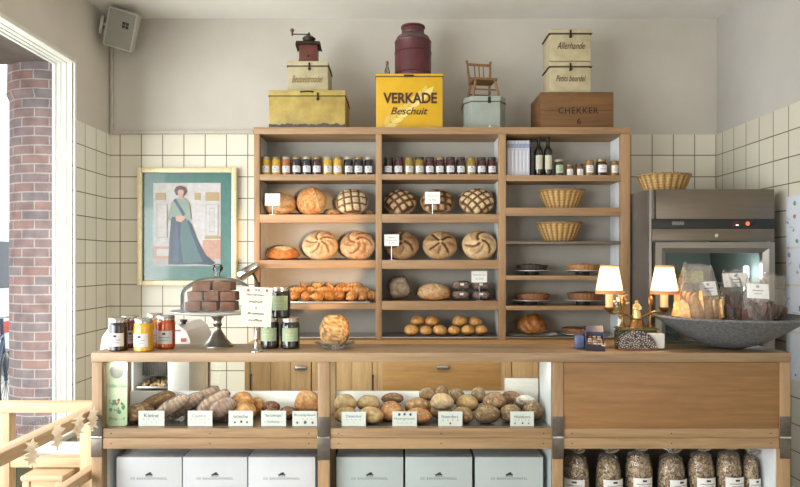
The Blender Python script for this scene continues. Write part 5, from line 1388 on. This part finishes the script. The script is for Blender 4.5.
# stone bowl with bags
YW = 2.87
bw = thing('stone_bowl', 'wide shallow grey speckled bowl at the end of the counter', 'bowl', (X(727.5,YW), YW, ck))
RB = 70.3*YW/F; HB = Z(316.5,YW)-ck
m_st = plain('speckled_grey_stone', (122,123,126), .75, c2=(40,42,48), ns=90, bump=.4, bs=90, amt=.7)
prof = [(0,0),(.06,0),(.075,.004)]+[(.075+(RB-.075)*t, .004+(HB-.004)*(t**1.35)) for t in (.1,.2,.3,.4,.5,.6,.7,.8,.9,1)]
inn = [(r_-.007 if r_ > .08 else r_*.9, z_+.009) for r_, z_ in prof[3:]][::-1]
b = MB(); b.lathe(prof+inn+[(.06,.016),(0,.014)], 72); b.build('bowl_body', m_st, bw, sharp=60)
m_bis = plain('almond_biscuit', (244,204,148), .75, c2=(206,152,92), ns=60, bump=.6); m_cho = plain('dark_chocolate_biscuit', (104,66,54), .55, c2=(66,40,34), ns=50, bump=.5)
def snackbag(lab, px, Y, zb, wpx, hpx, mat, lean, roll, labrect, seed, tall=.6):
    t = thing('biscuit_bag', lab, 'bag', (X(px,Y), Y, zb), (T(-4), T(roll), T(lean)), group='bags of biscuits in the stone bowl')
    rg = random.Random(seed); w = wpx*Y/F/2; h = hpx*Y/F
    n = max(4, int(w*2/.017)); fillh = h*tall
    for i in range(n):
        for r_ in range(2):
            x_ = -w*.82+1.64*w*i/(n-1); z0 = .045*abs(x_/w)**1.5
            hh = max(.02, fillh*rg.uniform(.72,1.05)*(1-.30*abs(x_/w)**2)-z0)
            b = MB(); ww_ = rg.uniform(.011,.018); pr = [(-ww_,.0),(ww_,.0),(ww_*1.05,hh*.6),(ww_*.7,hh*.92),(0,hh),(-ww_*.8,hh*.88),(-ww_*1.05,hh*.5)]; b.prism(pr, -.008, .008)
            for v in b.v: v += Vector((nz(v,70,seed+i)*.005, nz(v,70,seed+i+4)*.005, nz(v,60,seed+i+7)*.004))
            q = b.build('biscuit', mat, t); q.location = (x_, -.016+r_*.032, .004+z0); q.rotation_euler = (T(rg.uniform(-5,5)), T(rg.uniform(-16,16)), T(rg.uniform(-50,50)))
    # clear pouch: flat and gathered at the top, full below, rounded to the bowl at its foot
    vs = []; fs = []; nu, nv = 36, 16
    for k in range(nv+1):
        f = k/nv; ww = w*(1.08-.42*f**1.4)*(.50+.50*min(1, f/.32)); dd = .040*(1-f**1.6)*(.7+.3*min(1, f/.2))+.003
        for i in range(nu):
            a = 2*PI*i/nu; c_, s_ = math.cos(a), math.sin(a)
            cr_ = 1+.07*nz((c_*3, s_*3, f*6), 1.3, seed)
            vs.append((math.copysign(abs(c_)**.7, c_)*ww*cr_, math.copysign(abs(s_)**.8, s_)*dd*cr_+.005*math.sin(i*2.1+k)*f, h*f+.006*math.sin(i*.9+seed)*(f > .99)))
    for k in range(nv):
        for i in range(nu):
            j = (i+1) % nu; fs.append((k*nu+i, k*nu+j, (k+1)*nu+j, (k+1)*nu+i))
    b = MB(); b.add(vs, fs); b.build('clear_pouch', M_['pouch'], t, sharp=180, recalc=False)
    if labrect:
        x0, x1, z0, z1 = labrect
        lb = MB(); lb.box(x0*w, x1*w, -.001, .001, z0*h, z1*h, .0005); lo_ = lb.build('bag_label', M_['label'], t); lo_.location.y = -.030; lo_.rotation_euler = (T(-9), 0, 0); lo_.location.z = 0
        lo_.location.y = -.049; 
        em_ = MB(); xm = (x0+x1)/2*w; em_.box(xm-.006, xm+.006, -.0016, -.0009, (z0+(z1-z0)*.72)*h, (z0+(z1-z0)*.88)*h); em_.box(xm-.022, xm+.022, -.0016, -.0009, (z0+(z1-z0)*.5)*h, (z0+(z1-z0)*.56)*h); em_.box(xm-.016, xm+.016, -.0016, -.0009, (z0+(z1-z0)*.3)*h, (z0+(z1-z0)*.35)*h); em_.build('label_print', M_['greyink'], lo_, smooth=False)
    return t
zbw = ck+.026
snackbag('bag of pale almond biscuits with white label, in the bowl beside the lit shade', 703, 2.825, ck+.095, 45, 60, m_bis, 6, -3, (-.10,.66,.52,.76), 301, .62)
snackbag('small bag of pale almond biscuits wedged between almond and chocolate ones', 692, 2.93, ck+.090, 40, 62, m_bis, -4, 6, None, 302, .55)
snackbag('bag of dark chocolate biscuits with the highest white label', 737, 2.875, ck+.066, 31, 62, m_cho, 2, -2, (-.75,.95,.74,.97), 303, .70)
snackbag('bag of dark chocolate biscuits with a lower white label', 755, 2.79, ck+.083, 27, 54, m_cho, -6, 3, (-.8,.75,.60,.88), 304, .58)
snackbag('bag of dark chocolate biscuits leaning on the bowl rim by the drawings', 766, 2.92, ck+.118, 30, 46, m_cho, -8, 12, None, 305, .42)
# ================================================================== THINGS ON TOP OF THE SHELVING
tz = ZTOP+.0005
YT_ = 4.06
def tx(p, Y=YT_): return X(p, Y)
m_ytin = plain('worn_yellow_tin', (184,162,88), .45, c2=(146,122,62), ns=9, bump=.15)
m_greyworn = plain('worn_grey_paint', (96,90,82), .6, c2=(70,66,62), ns=30)
m_rim = plain('dark_worn_edge', (78,64,48), .6, c2=(54,44,34), ns=40)
m_ctin = plain('cream_tin', (184,174,142), .42, c2=(162,150,118), ns=12)
def tin(lab, px0_, px1_, pytop, zb, lidpy, Y, depth, mat, words, wrel, script=.35, clasp=True, name='storage_tin', worn=False, claspx=0., rz=0., group=None, ink='brownink', lh=.022, bev=.012):
    w = (px1_-px0_)*Y/F/2; zt_ = Z(pytop, Y); H = zt_-zb; hl = zt_-Z(lidpy, Y)
    t = thing(name, lab, 'tin', (X((px0_+px1_)/2, Y), Y, zb), (0,0,rz), group=group)
    b = MB(); b.box(-w+.002, w-.002, .002, depth-.002, 0, H-hl, bev); b.build('tin_body', mat, t, sharp=45)
    b = MB(); b.box(-w, w, 0, depth, H-hl, H, bev); lid = b.build('tin_lid', mat, t, sharp=45)
    b = MB(); b.box(-w-.0025, w+.0025, -.0025, depth+.0025, H-hl-.002, H-hl+.0035, .0015); b.build('lid_edge', m_rim, lid)
    if clasp:
        c = claspx*w; b = MB(); b.box(c-.006, c+.006, -.006, .001, H-hl-.028, H-hl+.022, .002); b.lathe([(0,-.004),(.009,-.004),(.009,.004),(0,.004)], 14, M=Matrix.Translation((c, -.005, H-hl-.020)) @ Matrix.Rotation(PI/2, 4, 'X')); b.build('clasp', M_['iron'], t)
    if worn:
        b = MB(); pts = [(-w+.001,.0)]
        n = 40; rg = random.Random(3)
        top = [(-w+.001+(2*w-.002)*i/n, .030+.010*rg.random()+.012*abs(nz((i*.3,0,0),1,2))) for i in range(n+1)]
        b.prism([(-w+.001,.001),(w-.001,.001)]+top[::-1], -.0008, .003); b.build('worn_paint', m_greyworn, t, smooth=False)
    for (s_, fx, fz, fw, h_, sh, ink_) in words:
        lettering(s_, M_[ink_], t, (fx*w, -.0016, fz*H), fw*2*w, h_, sh, bold=.035 if s_ == 'VERKADE' else .0)
    return t, H
t, H1 = tin('wide worn yellow tin chest with grey scuffed base', 268.5, 345.5, 90, tz, 96, YT_, .34, m_ytin, [], 0, worn=True, claspx=.28, name='tin_chest', bev=.006)
w = 38.5*YT_/F
b = MB(); b.torus(.030, .005, (0,-.004,H1-.012), 20, 6, sx=1.3, sy=.3); b.build('lid_handle', M_['iron'], t)
z1 = tz+H1+.0006
t, H2 = tin('cream storage tin with brown script, standing on the yellow chest', 287, 328.5, 60.5, z1, 66, 4.12, .24, m_ctin, [('Beusselstroodel',-.02,.42,.74,.046,.4,'goldink')], .6, name='storage_tin', claspx=.08)
z2 = z1+H2+.0006
# coffee grinder
YG = 4.20
gd = thing('coffee_grinder', 'old wooden coffee grinder with metal bowl and crank on the cream tin', 'coffee grinder', (X(309,YG), YG, z2), (0,0,.05))
gz = lambda p: max(0.0, Z(p,YG)-z2)
w = 9.0*YG/F
b = MB(); b.box(-w-.004,w+.004,-w-.004,w+.004,0,.008,.002); b.box(-w,w,-w,w,.008,gz(47.2),.002); b.build('grinder_box', M_['grind'], gd)
b = MB(); b.box(-w*.62,w*.62,-w-.004,-w+.003,.014,.050,.001); dr = b.build('drawer', M_['grind'], gd)
b = MB(); b.ball((0,-w-.010,.032), .007); b.build('drawer_knob', M_['iron'], dr)
b = MB(); h0 = gz(47.2); b.prism([(-w-.022,h0-.012),(-w-.022,h0+.001),(-w-.016,h0+.016),(w+.016,h0+.016),(w+.022,h0+.001),(w+.022,h0-.012),(w+.016,h0-.002),(-w-.016,h0-.002)], -w-.014, w+.014); b.build('top_plate', M_['iron'], gd, sharp=30)
b = MB(); h0 += .016; b.lathe([(0,h0),(.024,h0),(.030,h0+.008),(.041,h0+.030),(.044,h0+.040),(.040,h0+.044),(.024,h0+.056),(.012,h0+.060),(0,h0+.060)], 28); b.build('bean_bowl', M_['iron'], gd, sharp=50)
b = MB(); hc = h0+.066; b.tube([(0,0,h0+.058),(0,0,hc+.014)], .006, 8); b.box(-.115,.010,-.006,.006,hc,hc+.005,.002); b.build('crank', M_['iron'], gd)
b = MB(); b.lathe([(0,0),(.006,0),(.007,.010),(.012,.018),(.013,.026),(.008,.034),(0,.035)], 16, c=(-.110,0,hc+.004)); b.lathe([(0,-.010),(.005,-.010),(.005,0),(0,0)], 12, c=(-.110,0,hc)); b.build('crank_knob', M_['grind'], gd)
# big yellow rusk tin
m_vk = plain('bright_yellow_tin', (206,164,20), .35, c2=(196,150,14), ns=7, coat=.2)
t, H3 = tin('large bright yellow VERKADE rusk tin with brown lettering', 375.7, 443, 73.5, tz, 76.5, YT_, .36, m_vk, [('VERKADE',.02,.565,.80,.070,0,'brownink')], .5, name='rusk_tin', bev=.004, clasp=False)
w = 33.6*YT_/F
lettering('Beschuit', M_['brownink'], t, (0,-.0022,.335*H3), .235, .046, .30, bold=.012)
b = MB(); rg = random.Random(8)
def leaf(b, x0, z0, ang, ln, wd, d):
    ca, sa = math.cos(ang), math.sin(ang); L = []
    for k in range(9): f = k/8; L.append((f*ln, wd*math.sin(PI*f**.8)))
    pts = [(x0+u*ca-v*sa, z0+u*sa+v*ca) for u, v in L]+[(x0+u*ca+v*sa, z0+u*sa-v*ca) for u, v in L[::-1][1:-1]]
    b.prism(pts, -.0011-d, -.0004)
k = 0
for f in [i/6 for i in range(7)]:
    x0, z0 = -w*.72+f*w*1.10, H3*.05+f*H3*.56
    for s_ in (-1, 1):
        b.mi = k % 2; leaf(b, x0, z0, math.radians(42+s_*(30-8*f)), w*(.40-.06*f), .017, k*.00003); k += 1
b.mi = 0; leaf(b, w*.42, H3*.60, math.radians(42), w*.44, .016, k*.00003)
b.build('wheat_ear_print', [plain('wheat_print', (226,204,120), .45, ns=12), plain('wheat_print_shade', (212,182,84), .45, ns=12)], t, smooth=False)
b = MB(); b.box(-.035,.028,-.006,.002,H3-.022,H3-.008,.002); b.build('lid_catch', M_['iron'], t)
# maroon churn
YC_ = 4.20; zc = tz+H3+.0006
ch = thing('milk_churn', 'dark maroon milk churn standing on the yellow rusk tin', 'churn', (X(413,YC_), YC_, zc))
R = 18.2*YC_/F; hz = lambda p: Z(p,YC_)-zc
m_mar = plain('maroon_enamel', (86,36,42), .4, c2=(66,26,32), ns=10, bump=.1)
b = MB(); b.lathe([(0,0),(R*.95,0),(R*.97,.006),(R*.97,.03),(R*1.0,.034),(R*1.0,hz(54)-.004),(R*1.03,hz(54)),(R*1.0,hz(54)+.004),(R*1.0,hz(44)),(R*1.02,hz(43)),(R*.98,hz(42))], 44); b.build('churn_body', m_mar, ch, sharp=40)
b = MB(); b.lathe([(R*.98,hz(42)),(R*.88,hz(38)),(R*.62,hz(35.2)),(R*.60,hz(33.5))], 44); b.build('churn_shoulder', plain('worn_maroon_grey', (92,74,76), .5, c2=(74,52,56), ns=20), ch, recalc=False)
b = MB(); b.lathe([(R*.60,hz(34)),(R*.62,hz(33)),(R*.60,hz(29)),(R*.66,hz(28.6)),(R*.66,hz(27)),(R*.5,hz(26.4)),(0,hz(26.4))], 40); b.build('churn_lid', m_mar, ch, sharp=40)
# small porcelain figurine
fg = thing('glass_bottle', 'tiny pale ornamental bottle standing beside the maroon churn', 'bottle', (X(387.2,4.12), 4.12, zc))
b = MB(); b.lathe([(0,0),(.017,0),(.018,.01),(.016,.04),(.010,.055),(.008,.075),(.010,.082),(.008,.084),(0,.084)], 18); b.build('bottle_body', glass('smoky_glass', (.7,.66,.6), .35, .05), fg)
b = MB(); b.lathe([(0,.084),(.009,.084),(.011,.09),(.006,.097),(0,.098)], 14); b.build('stopper', M_['brass'], fg)
# grey tin with cut corners
YP = 4.08
w = 21.3*YP/F; H4 = Z(96,YP)-tz
gt = thing('grey_tin', 'pale grey cut cornered tin carrying the toy chair', 'tin', (X(486,YP), YP, tz))
m_gt = plain('pale_grey_tin', (150,158,150), .4, c2=(136,144,138), ns=10)
oct_ = [(-w,.07),(-w+.045,0),(w-.045,0),(w,.07),(w,.21),(w-.045,.28),(-w+.045,.28),(-w,.21)]
b = MB(); b.prism([(x_*.985, y_) for x_, y_ in oct_], 0, H4-.032, 'z'); b.build('tin_body', m_gt, gt, sharp=20)
b = MB(); b.prism([(x_*1.01, y_-.002) for x_, y_ in oct_], H4-.034, H4, 'z'); ld = b.build('tin_lid', m_gt, gt, sharp=20)
b = MB(); b.prism([(x_*1.02, y_-.004) for x_, y_ in oct_], H4-.037, H4-.032, 'z'); b.build('lid_edge', m_rim, ld, sharp=20)
b = MB(); b.box(.012,.030,-.006,.002,H4-.045,H4-.004,.002); b.build('clasp', M_['iron'], gt)
b = MB(); b.prism([(.0,.002),(.045,.002),(.024,.040)], -.0022, -.0005); b.build('paper_scrap', M_['label'], gt, smooth=False)
# toy chair
zq = tz+H4+.0006; YQ = 4.19
tc_ = thing('toy_chair', 'small worn wooden toy chair with spindle back on the grey tin', 'toy chair', (X(482.5,YQ), YQ, zq), (0,0,.18))
qz = lambda p: Z(p,YQ)-zq; q = YQ/F
hs = qz(81.5); ht = qz(58.8)
b = MB(); b.box(-12.0*q,12.0*q,-.075,.065,hs-.010,hs+.006,.004); b.build('seat', M_['toy'], tc_)
for sxx in (-1, 1):
    b = MB(); b.tube([(sxx*13.5*q,-.080,0),(sxx*9.8*q,-.060,hs-.008)], [.0075,.009], 8); b.build('leg', M_['toy'], tc_)
    b = MB(); b.tube([(sxx*11.5*q,.085,0),(sxx*10*q,.055,hs)], [.0075,.009], 8); b.build('leg', M_['toy'], tc_)
    b = MB(); b.tube([(sxx*10.6*q,.055,hs),(sxx*12.4*q,.085,ht)], [.009,.0075], 8); b.ball((sxx*12.5*q,.0855,ht+.004), .0095); b.build('back_post', M_['toy'], tc_)
b = MB(); b.box(-12*q,12*q,.076,.088,ht-.024,ht-.008,.003); b.build('back_rail', M_['toy'], tc_)
b = MB(); b.box(-11*q,11*q,.060,.070,hs+.030,hs+.042,.003); b.build('back_rail', M_['toy'], tc_)
for x_ in (-4.5, 0, 4.5):
    b = MB(); b.tube([(x_*q,.066,hs+.036),(x_*q*1.05,.082,ht-.014)], .0042, 6); b.build('spindle', M_['toy'], tc_)
b = MB(); b.tube([(-11.6*q,-.070,hs*.42),(11.6*q,-.070,hs*.42)], .005, 6); b.tube([(-10.6*q,.072,hs*.42),(10.6*q,.072,hs*.42)], .005, 6); b.build('stretcher', M_['toy'], tc_)
# crate and two cream tins
YX = 4.03
cr_ = thing('wooden_crate', 'dark wooden crate stencilled CHEKKER 6 under the cream tins', 'crate', (X(577.2,YX), YX, tz))
w = 36.4*YX/F; H5 = Z(92,YX)-tz
b = MB(); b.box(-w,w,.012,.31,.0,H5,.002); b.build('crate_body', M_['crate'], cr_)
b = MB(); b.box(-w,w,0,.0115,0,H5*.5-.001,.002); b.box(-w,w,0,.0115,H5*.5+.0,H5,.002); b.build('front_boards', M_['crate'], cr_)
m_sten = plain('black_stencil', (36,26,20), .8)
lettering('CHEKKER', m_sten, cr_, (.03*w,-.0008,H5*.50), 1.10*w, .040, 0, bold=.012, spacing=1.15)
lettering('6', m_sten, cr_, (.05*w,-.0008,H5*.21), .028, .036, 0, bold=.012)
z5 = tz+H5+.0006
t, H6 = tin('lower cream tin with brown script standing on the crate', 549, 592, 61, z5, 66.5, 4.06, .20, m_ctin, [('Petits beurdel',.02,.46,.70,.040,.4,'brownink')], .6, claspx=.0, group='cream tins stacked on the crate', bev=.018)
t, H7 = tin('upper cream tin with brown script, highest thing over the shelving', 549, 592, 28.2, z5+H6+.0006, 33.5, 4.065, .20, m_ctin, [('Allerhande',.02,.47,.66,.044,.4,'brownink')], .6, claspx=.0, group='cream tins stacked on the crate', bev=.018)

# ================================================================== FRIDGE
FF = 3.70
fx0, fx1, fzt = 1.4464, X(774.3,FF), Z(189.2,FF)
fr = thing('glass_door_fridge', 'tall stainless steel fridge with glass door in the tiled corner', 'fridge', ((fx0+fx1)/2, FF, 0))
W = (fx1-fx0)/2; rx = lambda p: X(p,FF)-fr.location.x; rz_ = lambda p: Z(p,FF)
b = MB(); D = .72
b.box(-W,-W+.04,.022,D,.1,fzt); b.box(W-.04,W,.022,D,.1,fzt); b.box(-W+.04,W-.04,.022,D,fzt-.17,fzt); b.box(-W+.04,W-.04,.022,D,.1,.2); b.box(-W+.04,W-.04,D-.04,D,.2,fzt-.17); b.build('cabinet_body', plain('side_stainless', (150,148,146), .38, .8, c2=(138,136,134), ns=3), fr)
b = MB(); 
for x_ in (-W+.05, W-.05):
    for y_ in (.07, D-.07): b.box(x_-.02,x_+.02,y_-.02,y_+.02,0,.1)
b.build('foot', M_['black'], fr)
b = MB(); b.box(-W,-W+.014,-.002,.022,.1,fzt,.003); b.build('corner_trim', M_['stainless2'], fr)
b = MB(); b.box(rx(655.8),W,-.002,.02,rz_(219),fzt,.003); b.build('header_panel', M_['stainless'], fr)
b = MB(); b.box(-W+.016,W,-.001,.02,rz_(228.6),rz_(218.8),.001); cp = b.build('control_strip', M_['black'], fr)
b = MB(); b.box(rx(672),rx(684),-.0022,-.0005,rz_(225),rz_(221.5),.0008); b.build('badge', plain('grey_badge', (120,118,116), .4, .5), cp)
b = MB(); b.box(rx(732),rx(739),-.0022,-.0005,rz_(226),rz_(221.5),.0008); b.build('display', plain('display_dark_red', (70,20,22), .3), cp)
b = MB(); b.prism([(rx(735.5),rz_(225.6)),(rx(738.5),rz_(225.6)),(rx(738.5),rz_(224.6)),(rx(735.5),rz_(224.6))], -.0030, -.0020); b.build('display_digit', plain('display_white', (230,220,220), .5, emit=(255,220,220), es=1.5), cp)
b = MB(); b.lathe([(0,0),(.011,0),(.010,.003),(0,.004)], 18, M=Matrix.Translation((rx(747.6),-.001,rz_(223.6))) @ Matrix.Rotation(PI/2, 4, 'X')); b.build('indicator_light', plain('red_lit', (255,90,60), .4, emit=(255,70,40), es=3.0), cp)
b = MB(); b.lathe([(0,0),(.010,0),(.009,.003),(0,.004)], 18, M=Matrix.Translation((rx(753.5),-.001,rz_(223.6))) @ Matrix.Rotation(PI/2, 4, 'X')); b.build('switch_knob', M_['iron'], cp)
b = MB(); b.box(-W+.016,W,-.002,.02,rz_(241),rz_(228.8),.002); b.build('lower_header', M_['stainless'], fr)
b = MB(); b.lathe([(0,0),(.011,0),(.011,.004),(0,.005)], 18, M=Matrix.Translation((rx(716),-.002,rz_(235.5))) @ Matrix.Rotation(PI/2, 4, 'X')); b.build('door_lock', M_['chrome'], fr)
# door with bevelled frame
dx0, dx1, dzt, dzb = rx(653.5), rx(771.8), rz_(242.3), .14
gx0, gx1, gzt, gzb = rx(664.5), rx(761.3), rz_(253), .26
b = MB()
outer = [(dx0,dzb),(dx1,dzb),(dx1,dzt),(dx0,dzt)]; inner_ = [(gx0,gzb),(gx1,gzb),(gx1,gzt),(gx0,gzt)]
e_ = .028; mid = [(gx0-e_,gzb-e_),(gx1+e_,gzb-e_),(gx1+e_,gzt+e_),(gx0-e_,gzt+e_)]
vs = [(x_,-.030,z_) for x_, z_ in outer]+[(x_,-.030,z_) for x_, z_ in mid]+[(x_,-.012,z_) for x_, z_ in inner_]+[(x_,.020,z_) for x_, z_ in inner_]+[(x_,.020,z_) for x_, z_ in outer]
fs = []
for r_ in range(4):
    for i in range(4): j = (i+1) % 4; fs.append((r_*4+i, r_*4+j, r_*4+4+j, r_*4+4+i))
for i in range(4): j = (i+1) % 4; fs.append((16+i, 16+j, j, i))
b.add(vs, fs); dr = b.build('fridge_door', plain('door_stainless', (150,146,140), .32, .9, c2=(140,136,130), ns=3), fr, sharp=10)
b = MB(); b.box(gx0,gx1,-.004,.0,gzb,gzt); b.build('door_pane', M_['glass'], dr, smooth=False)
m_lin = plain('fridge_liner', (128,136,132), .5, c2=(118,128,124), ns=5)
b = MB(); b.box(-W+.041,-W+.045,.03,D-.045,.2,fzt-.175); b.box(W-.045,W-.041,.03,D-.045,.2,fzt-.175); b.box(-W+.041,W-.041,D-.046,D-.041,.2,fzt-.175); b.box(-W+.041,W-.041,.03,D-.045,.2,.205); b.box(-W+.041,W-.041,.03,D-.045,fzt-.178,fzt-.172); b.build('inner_liner', m_lin, fr, smooth=False)
b = MB(); b.lathe([(.0,0),(.022,0),(.024,.004),(0,.006)], 20, M=Matrix.Translation((X(742,4.36)-fr.location.x, D-.047, Z(257.5,4.36))) @ Matrix.Rotation(PI/2, 4, 'X')); b.build('fan_vent', M_['black'], fr)
b = MB(); xq = X(745.5,3.86)-fr.location.x; b.box(xq-.012,xq+.012,.14,.165,1.05,Z(266,3.86),.006); b.build('light_tube', plain('cool_light_tube', (240,250,250), .4, emit=(225,245,255), es=5.0), fr)
for zz in (.62, 1.02, 1.38):
    b = MB()
    for i in range(18): x_ = -W+.06+i*(2*W-.12)/17; b.tube([(x_,.05,zz),(x_,D-.06,zz)], .0022, 5)
    b.tube([(-W+.05,.05,zz),(W-.05,.05,zz)], .004, 6); b.tube([(-W+.05,D-.06,zz),(W-.05,D-.06,zz)], .004, 6); b.tube([(-W+.05,.35,zz-.003),(W-.05,.35,zz-.003)], .004, 6)
    b.build('wire_shelf', M_['chrome'], fr)
L = bpy.data.lights.new('fridge_light', 'POINT'); L.energy = 1.6; L.color = (.85,.97,1); L.shadow_soft_size = .05
lo = bpy.data.objects.new('fridge_light', L); COL.objects.link(lo); lo.parent = fr; lo.location = (xq-.06,.10,1.45)
m_gc = plain('pale_green_cake', (176,176,118), .6, c2=(152,150,92), ns=30); m_gc2 = plain('yellow_cake', (206,192,132), .6, c2=(178,158,96), ns=30)
for (lab, px, Y, zz, r_, h_, mm) in [('pale green cake on the upper wire shelf inside the fridge', 683, 3.98, 1.3845, .115, .06, m_gc), ('yellow layer cake on the middle wire shelf inside the fridge', 702, 3.98, 1.0245, .13, .26, m_gc2)]:
    t = thing('layer_cake', lab, 'cake', (X(px,Y), Y, zz))
    b = MB(); b.lathe([(0,0),(r_*1.12,0),(r_*1.14,.006),(0,.006)], 32); b.build('cake_board', m_plate, t)
    b = MB(); n_ = 3
    for i in range(n_): z_ = .0065+h_*i/n_; b.lathe([(0,z_),(r_*.98,z_),(r_,z_+.004),(r_,z_+h_/n_*.75),(r_*.97,z_+h_/n_*.8),(r_*.97,z_+h_/n_),(0,z_+h_/n_)], 36)
    b.build('cake_layers', mm, t, sharp=40)
bk_ = basket('wicker basket on top of the stainless fridge', (X(664,3.98), 3.98, fzt+.0006), 25.6*3.98/F, .105, Z(175.5,3.98)-fzt-.006, .8)

# ================================================================== STEPS RAILING AND GARLAND
RI, RO, RT, RBm = -1.304, -1.370, .874, .829
rl = thing('wooden_railing', 'pale wooden railing guarding the steps beside the counter', 'railing', (-1.33, 2.85, 0))
def rb(b, x0, x1, y0, y1, z0, z1, bev=.004): b.box(x0+1.33, x1+1.33, y0-2.85, y1-2.85, z0, z1, bev)
b = MB(); rb(b, RO, RI-.008, .9, 2.91, RBm, RT); b.build('handrail', M_['pine_y'], rl)
b = MB(); rb(b, -2.05, RO-.001, 2.85, 2.91, RBm, RT); b.build('handrail', M_['pine_x'], rl)
b = MB(); rb(b, -1.82, -1.75, 2.852, 2.905, 0, RBm-.0005); b.build('post', M_['pine_z'], rl)
b = MB(); rb(b, -1.435, -1.368, 2.852, 2.905, 0, RBm-.0005); b.build('post', M_['pine_z'], rl)
b = MB(); rb(b, RO, RI-.01, .92, .98, 0, RBm-.0005); b.build('post', M_['pine_z'], rl)
b = MB(); rb(b, -1.7495, -1.4355, 2.857, 2.90, .582, .626); rb(b, -2.05, -1.8205, 2.857, 2.90, .582, .626); b.build('lower_rail', M_['pine_x'], rl)
b = MB(); rb(b, RO+.008, RI-.016, .981, 2.84, .575, .616); b.build('lower_rail', M_['pine_y'], rl)
# paper leaf garland on the near rail
m_leafp = plain('dried_leaf', (244,228,206), .8, c2=(224,200,170), ns=40)
for i, (px, py) in enumerate([(28.5,452),(54.5,435.5),(76,424),(90.2,418)]):
    Yg = 1.292*F/(400-px)
    t = thing('hanging_leaf', 'dried leaf ornament on a string, %s along the railing from the camera end' % ORD[i], 'ornament', (RI+.022, Yg, Z(py,Yg)), (0, 0, -.95), group='dried leaf ornaments on the railing')
    b = MB(); rg = random.Random(20+i)
    for q in range(4):
        a0 = rg.uniform(0, 6)
        pts = []
        for k in range(10):
            r_ = (.026 if k % 2 == 0 else .011)*rg.uniform(.8,1.15); a_ = a0+k*PI/5; pts.append((r_*math.cos(a_), r_*math.sin(a_)+(-.026+.018*q)))
        b.prism(pts, .0025+q*.003, .0045+q*.003, 'x', M=Matrix.Rotation(rg.uniform(-.1,.1), 4, 'Z'))
    b.build('dried_leaf', m_leafp, t, smooth=False)
    b = MB(); zr_ = RT-Z(py,Yg)+.001; b.tube([(.003,0,-.045),(.0045,.004,.0),(.0045,.002,zr_-.004),(-.004,.0,zr_+.0012)], .0012, 5); b.ball((.003,0,-.05), .005, n=8, m=6); b.build('string', m_leafp, t)
# stool behind the rail
stl = thing('wooden_stool', 'low wooden stool standing under the lower rail of the railing', 'stool', (-1.554, 2.859, 0))
zs = .576
b = MB(); b.box(-.092,.092,-.10,.10,zs-.024,zs,.006); b.build('seat', M_['pine_x'], stl)
for x_ in (-.072,.072):
    for y_ in (-.078,.078): b = MB(); b.box(x_-.015,x_+.015,y_-.015,y_+.015,0,zs-.0245,.003); b.build('leg', M_['pine_z'], stl)
b = MB()
for y_ in (-.078,.078): b.box(-.056,.056,y_-.008,y_+.008,zs-.075,zs-.025,.002)
for x_ in (-.072,.072): b.box(x_-.008,x_+.008,-.062,.062,zs-.075,zs-.025,.002)
b.build('apron', M_['pine_x'], stl)
bn_ = thing('white_bench', 'low white topped bench box behind the lower rail by the window', 'bench', (-1.60, 3.08, 0))
b = MB(); b.box(-.14,.16,-.09,.09,.592,.612,.004); b.build('bench_top', M_['white'], bn_)
b = MB(); b.box(-.13,.15,-.08,.08,.0,.5915,.003); b.build('bench_box', m_board, bn_)

# ================================================================== LIGHT AND CAMERA
def area(name, loc, target, sx_, sy_, e, c):
    L = bpy.data.lights.new(name, 'AREA'); L.shape = 'RECTANGLE'; L.size = sx_; L.size_y = sy_; L.energy = e; L.color = c
    o = bpy.data.objects.new(name, L); COL.objects.link(o); o.location = loc
    o.rotation_euler = (Vector(target)-Vector(loc)).to_track_quat('-Z', 'Y').to_euler(); return o
w_ = bpy.data.worlds.new('daylight'); bpy.context.scene.world = w_; w_.use_nodes = True
bg = w_.node_tree.nodes['Background']; bg.inputs[0].default_value = (.97,.99,1.0,1); bg.inputs[1].default_value = 3.0
# daylight from the street beside the long shop window, and from the shop front behind the camera
area('window_daylight', (-2.75, 2.5, 1.65), (0, 2.6, 1.3), 2.8, 2.2, 95, (1,.99,.96))
area('window_daylight', (-2.75, -.2, 1.25), (-.1, 2.7, .8), 2.6, 2.0, 165, (1,.99,.96))
area('shopfront_daylight', (.7, -2.45, 1.05), (-.2, 3, .9), 3.4, 1.7, 18, (1,.99,.97))
area('shop_door_daylight', (1.9, -1.2, 1.35), (-1.9, 4.3, 1.5), 1.2, 1.8, 14, (1,.99,.97))  # unseen fill lamp, added to brighten the window-side wall
sun = bpy.data.lights.new('reflected_sun', 'SPOT'); sun.energy = 1000; sun.color = (1,.60,.30); sun.spot_size = T(9.5); sun.spot_blend = .3; sun.shadow_soft_size = .03
so = bpy.data.objects.new('reflected_sun', sun); COL.objects.link(so); so.location = (.9, -.9, 1.25)
so.rotation_euler = (Vector((X(305,4.0), 4.05, Z(252,4.0)))-so.location).to_track_quat('-Z', 'Y').to_euler()
cam = bpy.data.cameras.new('camera'); cam.sensor_width = 36; cam.lens = F/800*36; cam.shift_y = (CY-243.5)/800
co = bpy.data.objects.new('camera', cam); COL.objects.link(co); co.location = (0,0,EYE); co.rotation_euler = (PI/2,0,0)
bpy.context.scene.camera = co
sc = bpy.context.scene
sc.view_settings.view_transform = 'Standard'; sc.view_settings.look = 'None'; sc.view_settings.exposure = 0
try:
    sc.cycles.max_bounces = 8; sc.cycles.transparent_max_bounces = 16; sc.cycles.caustics_reflective = False; sc.cycles.caustics_refractive = False
    sc.cycles.sample_clamp_indirect = 6.0; sc.cycles.use_denoising = True
except Exception: pass
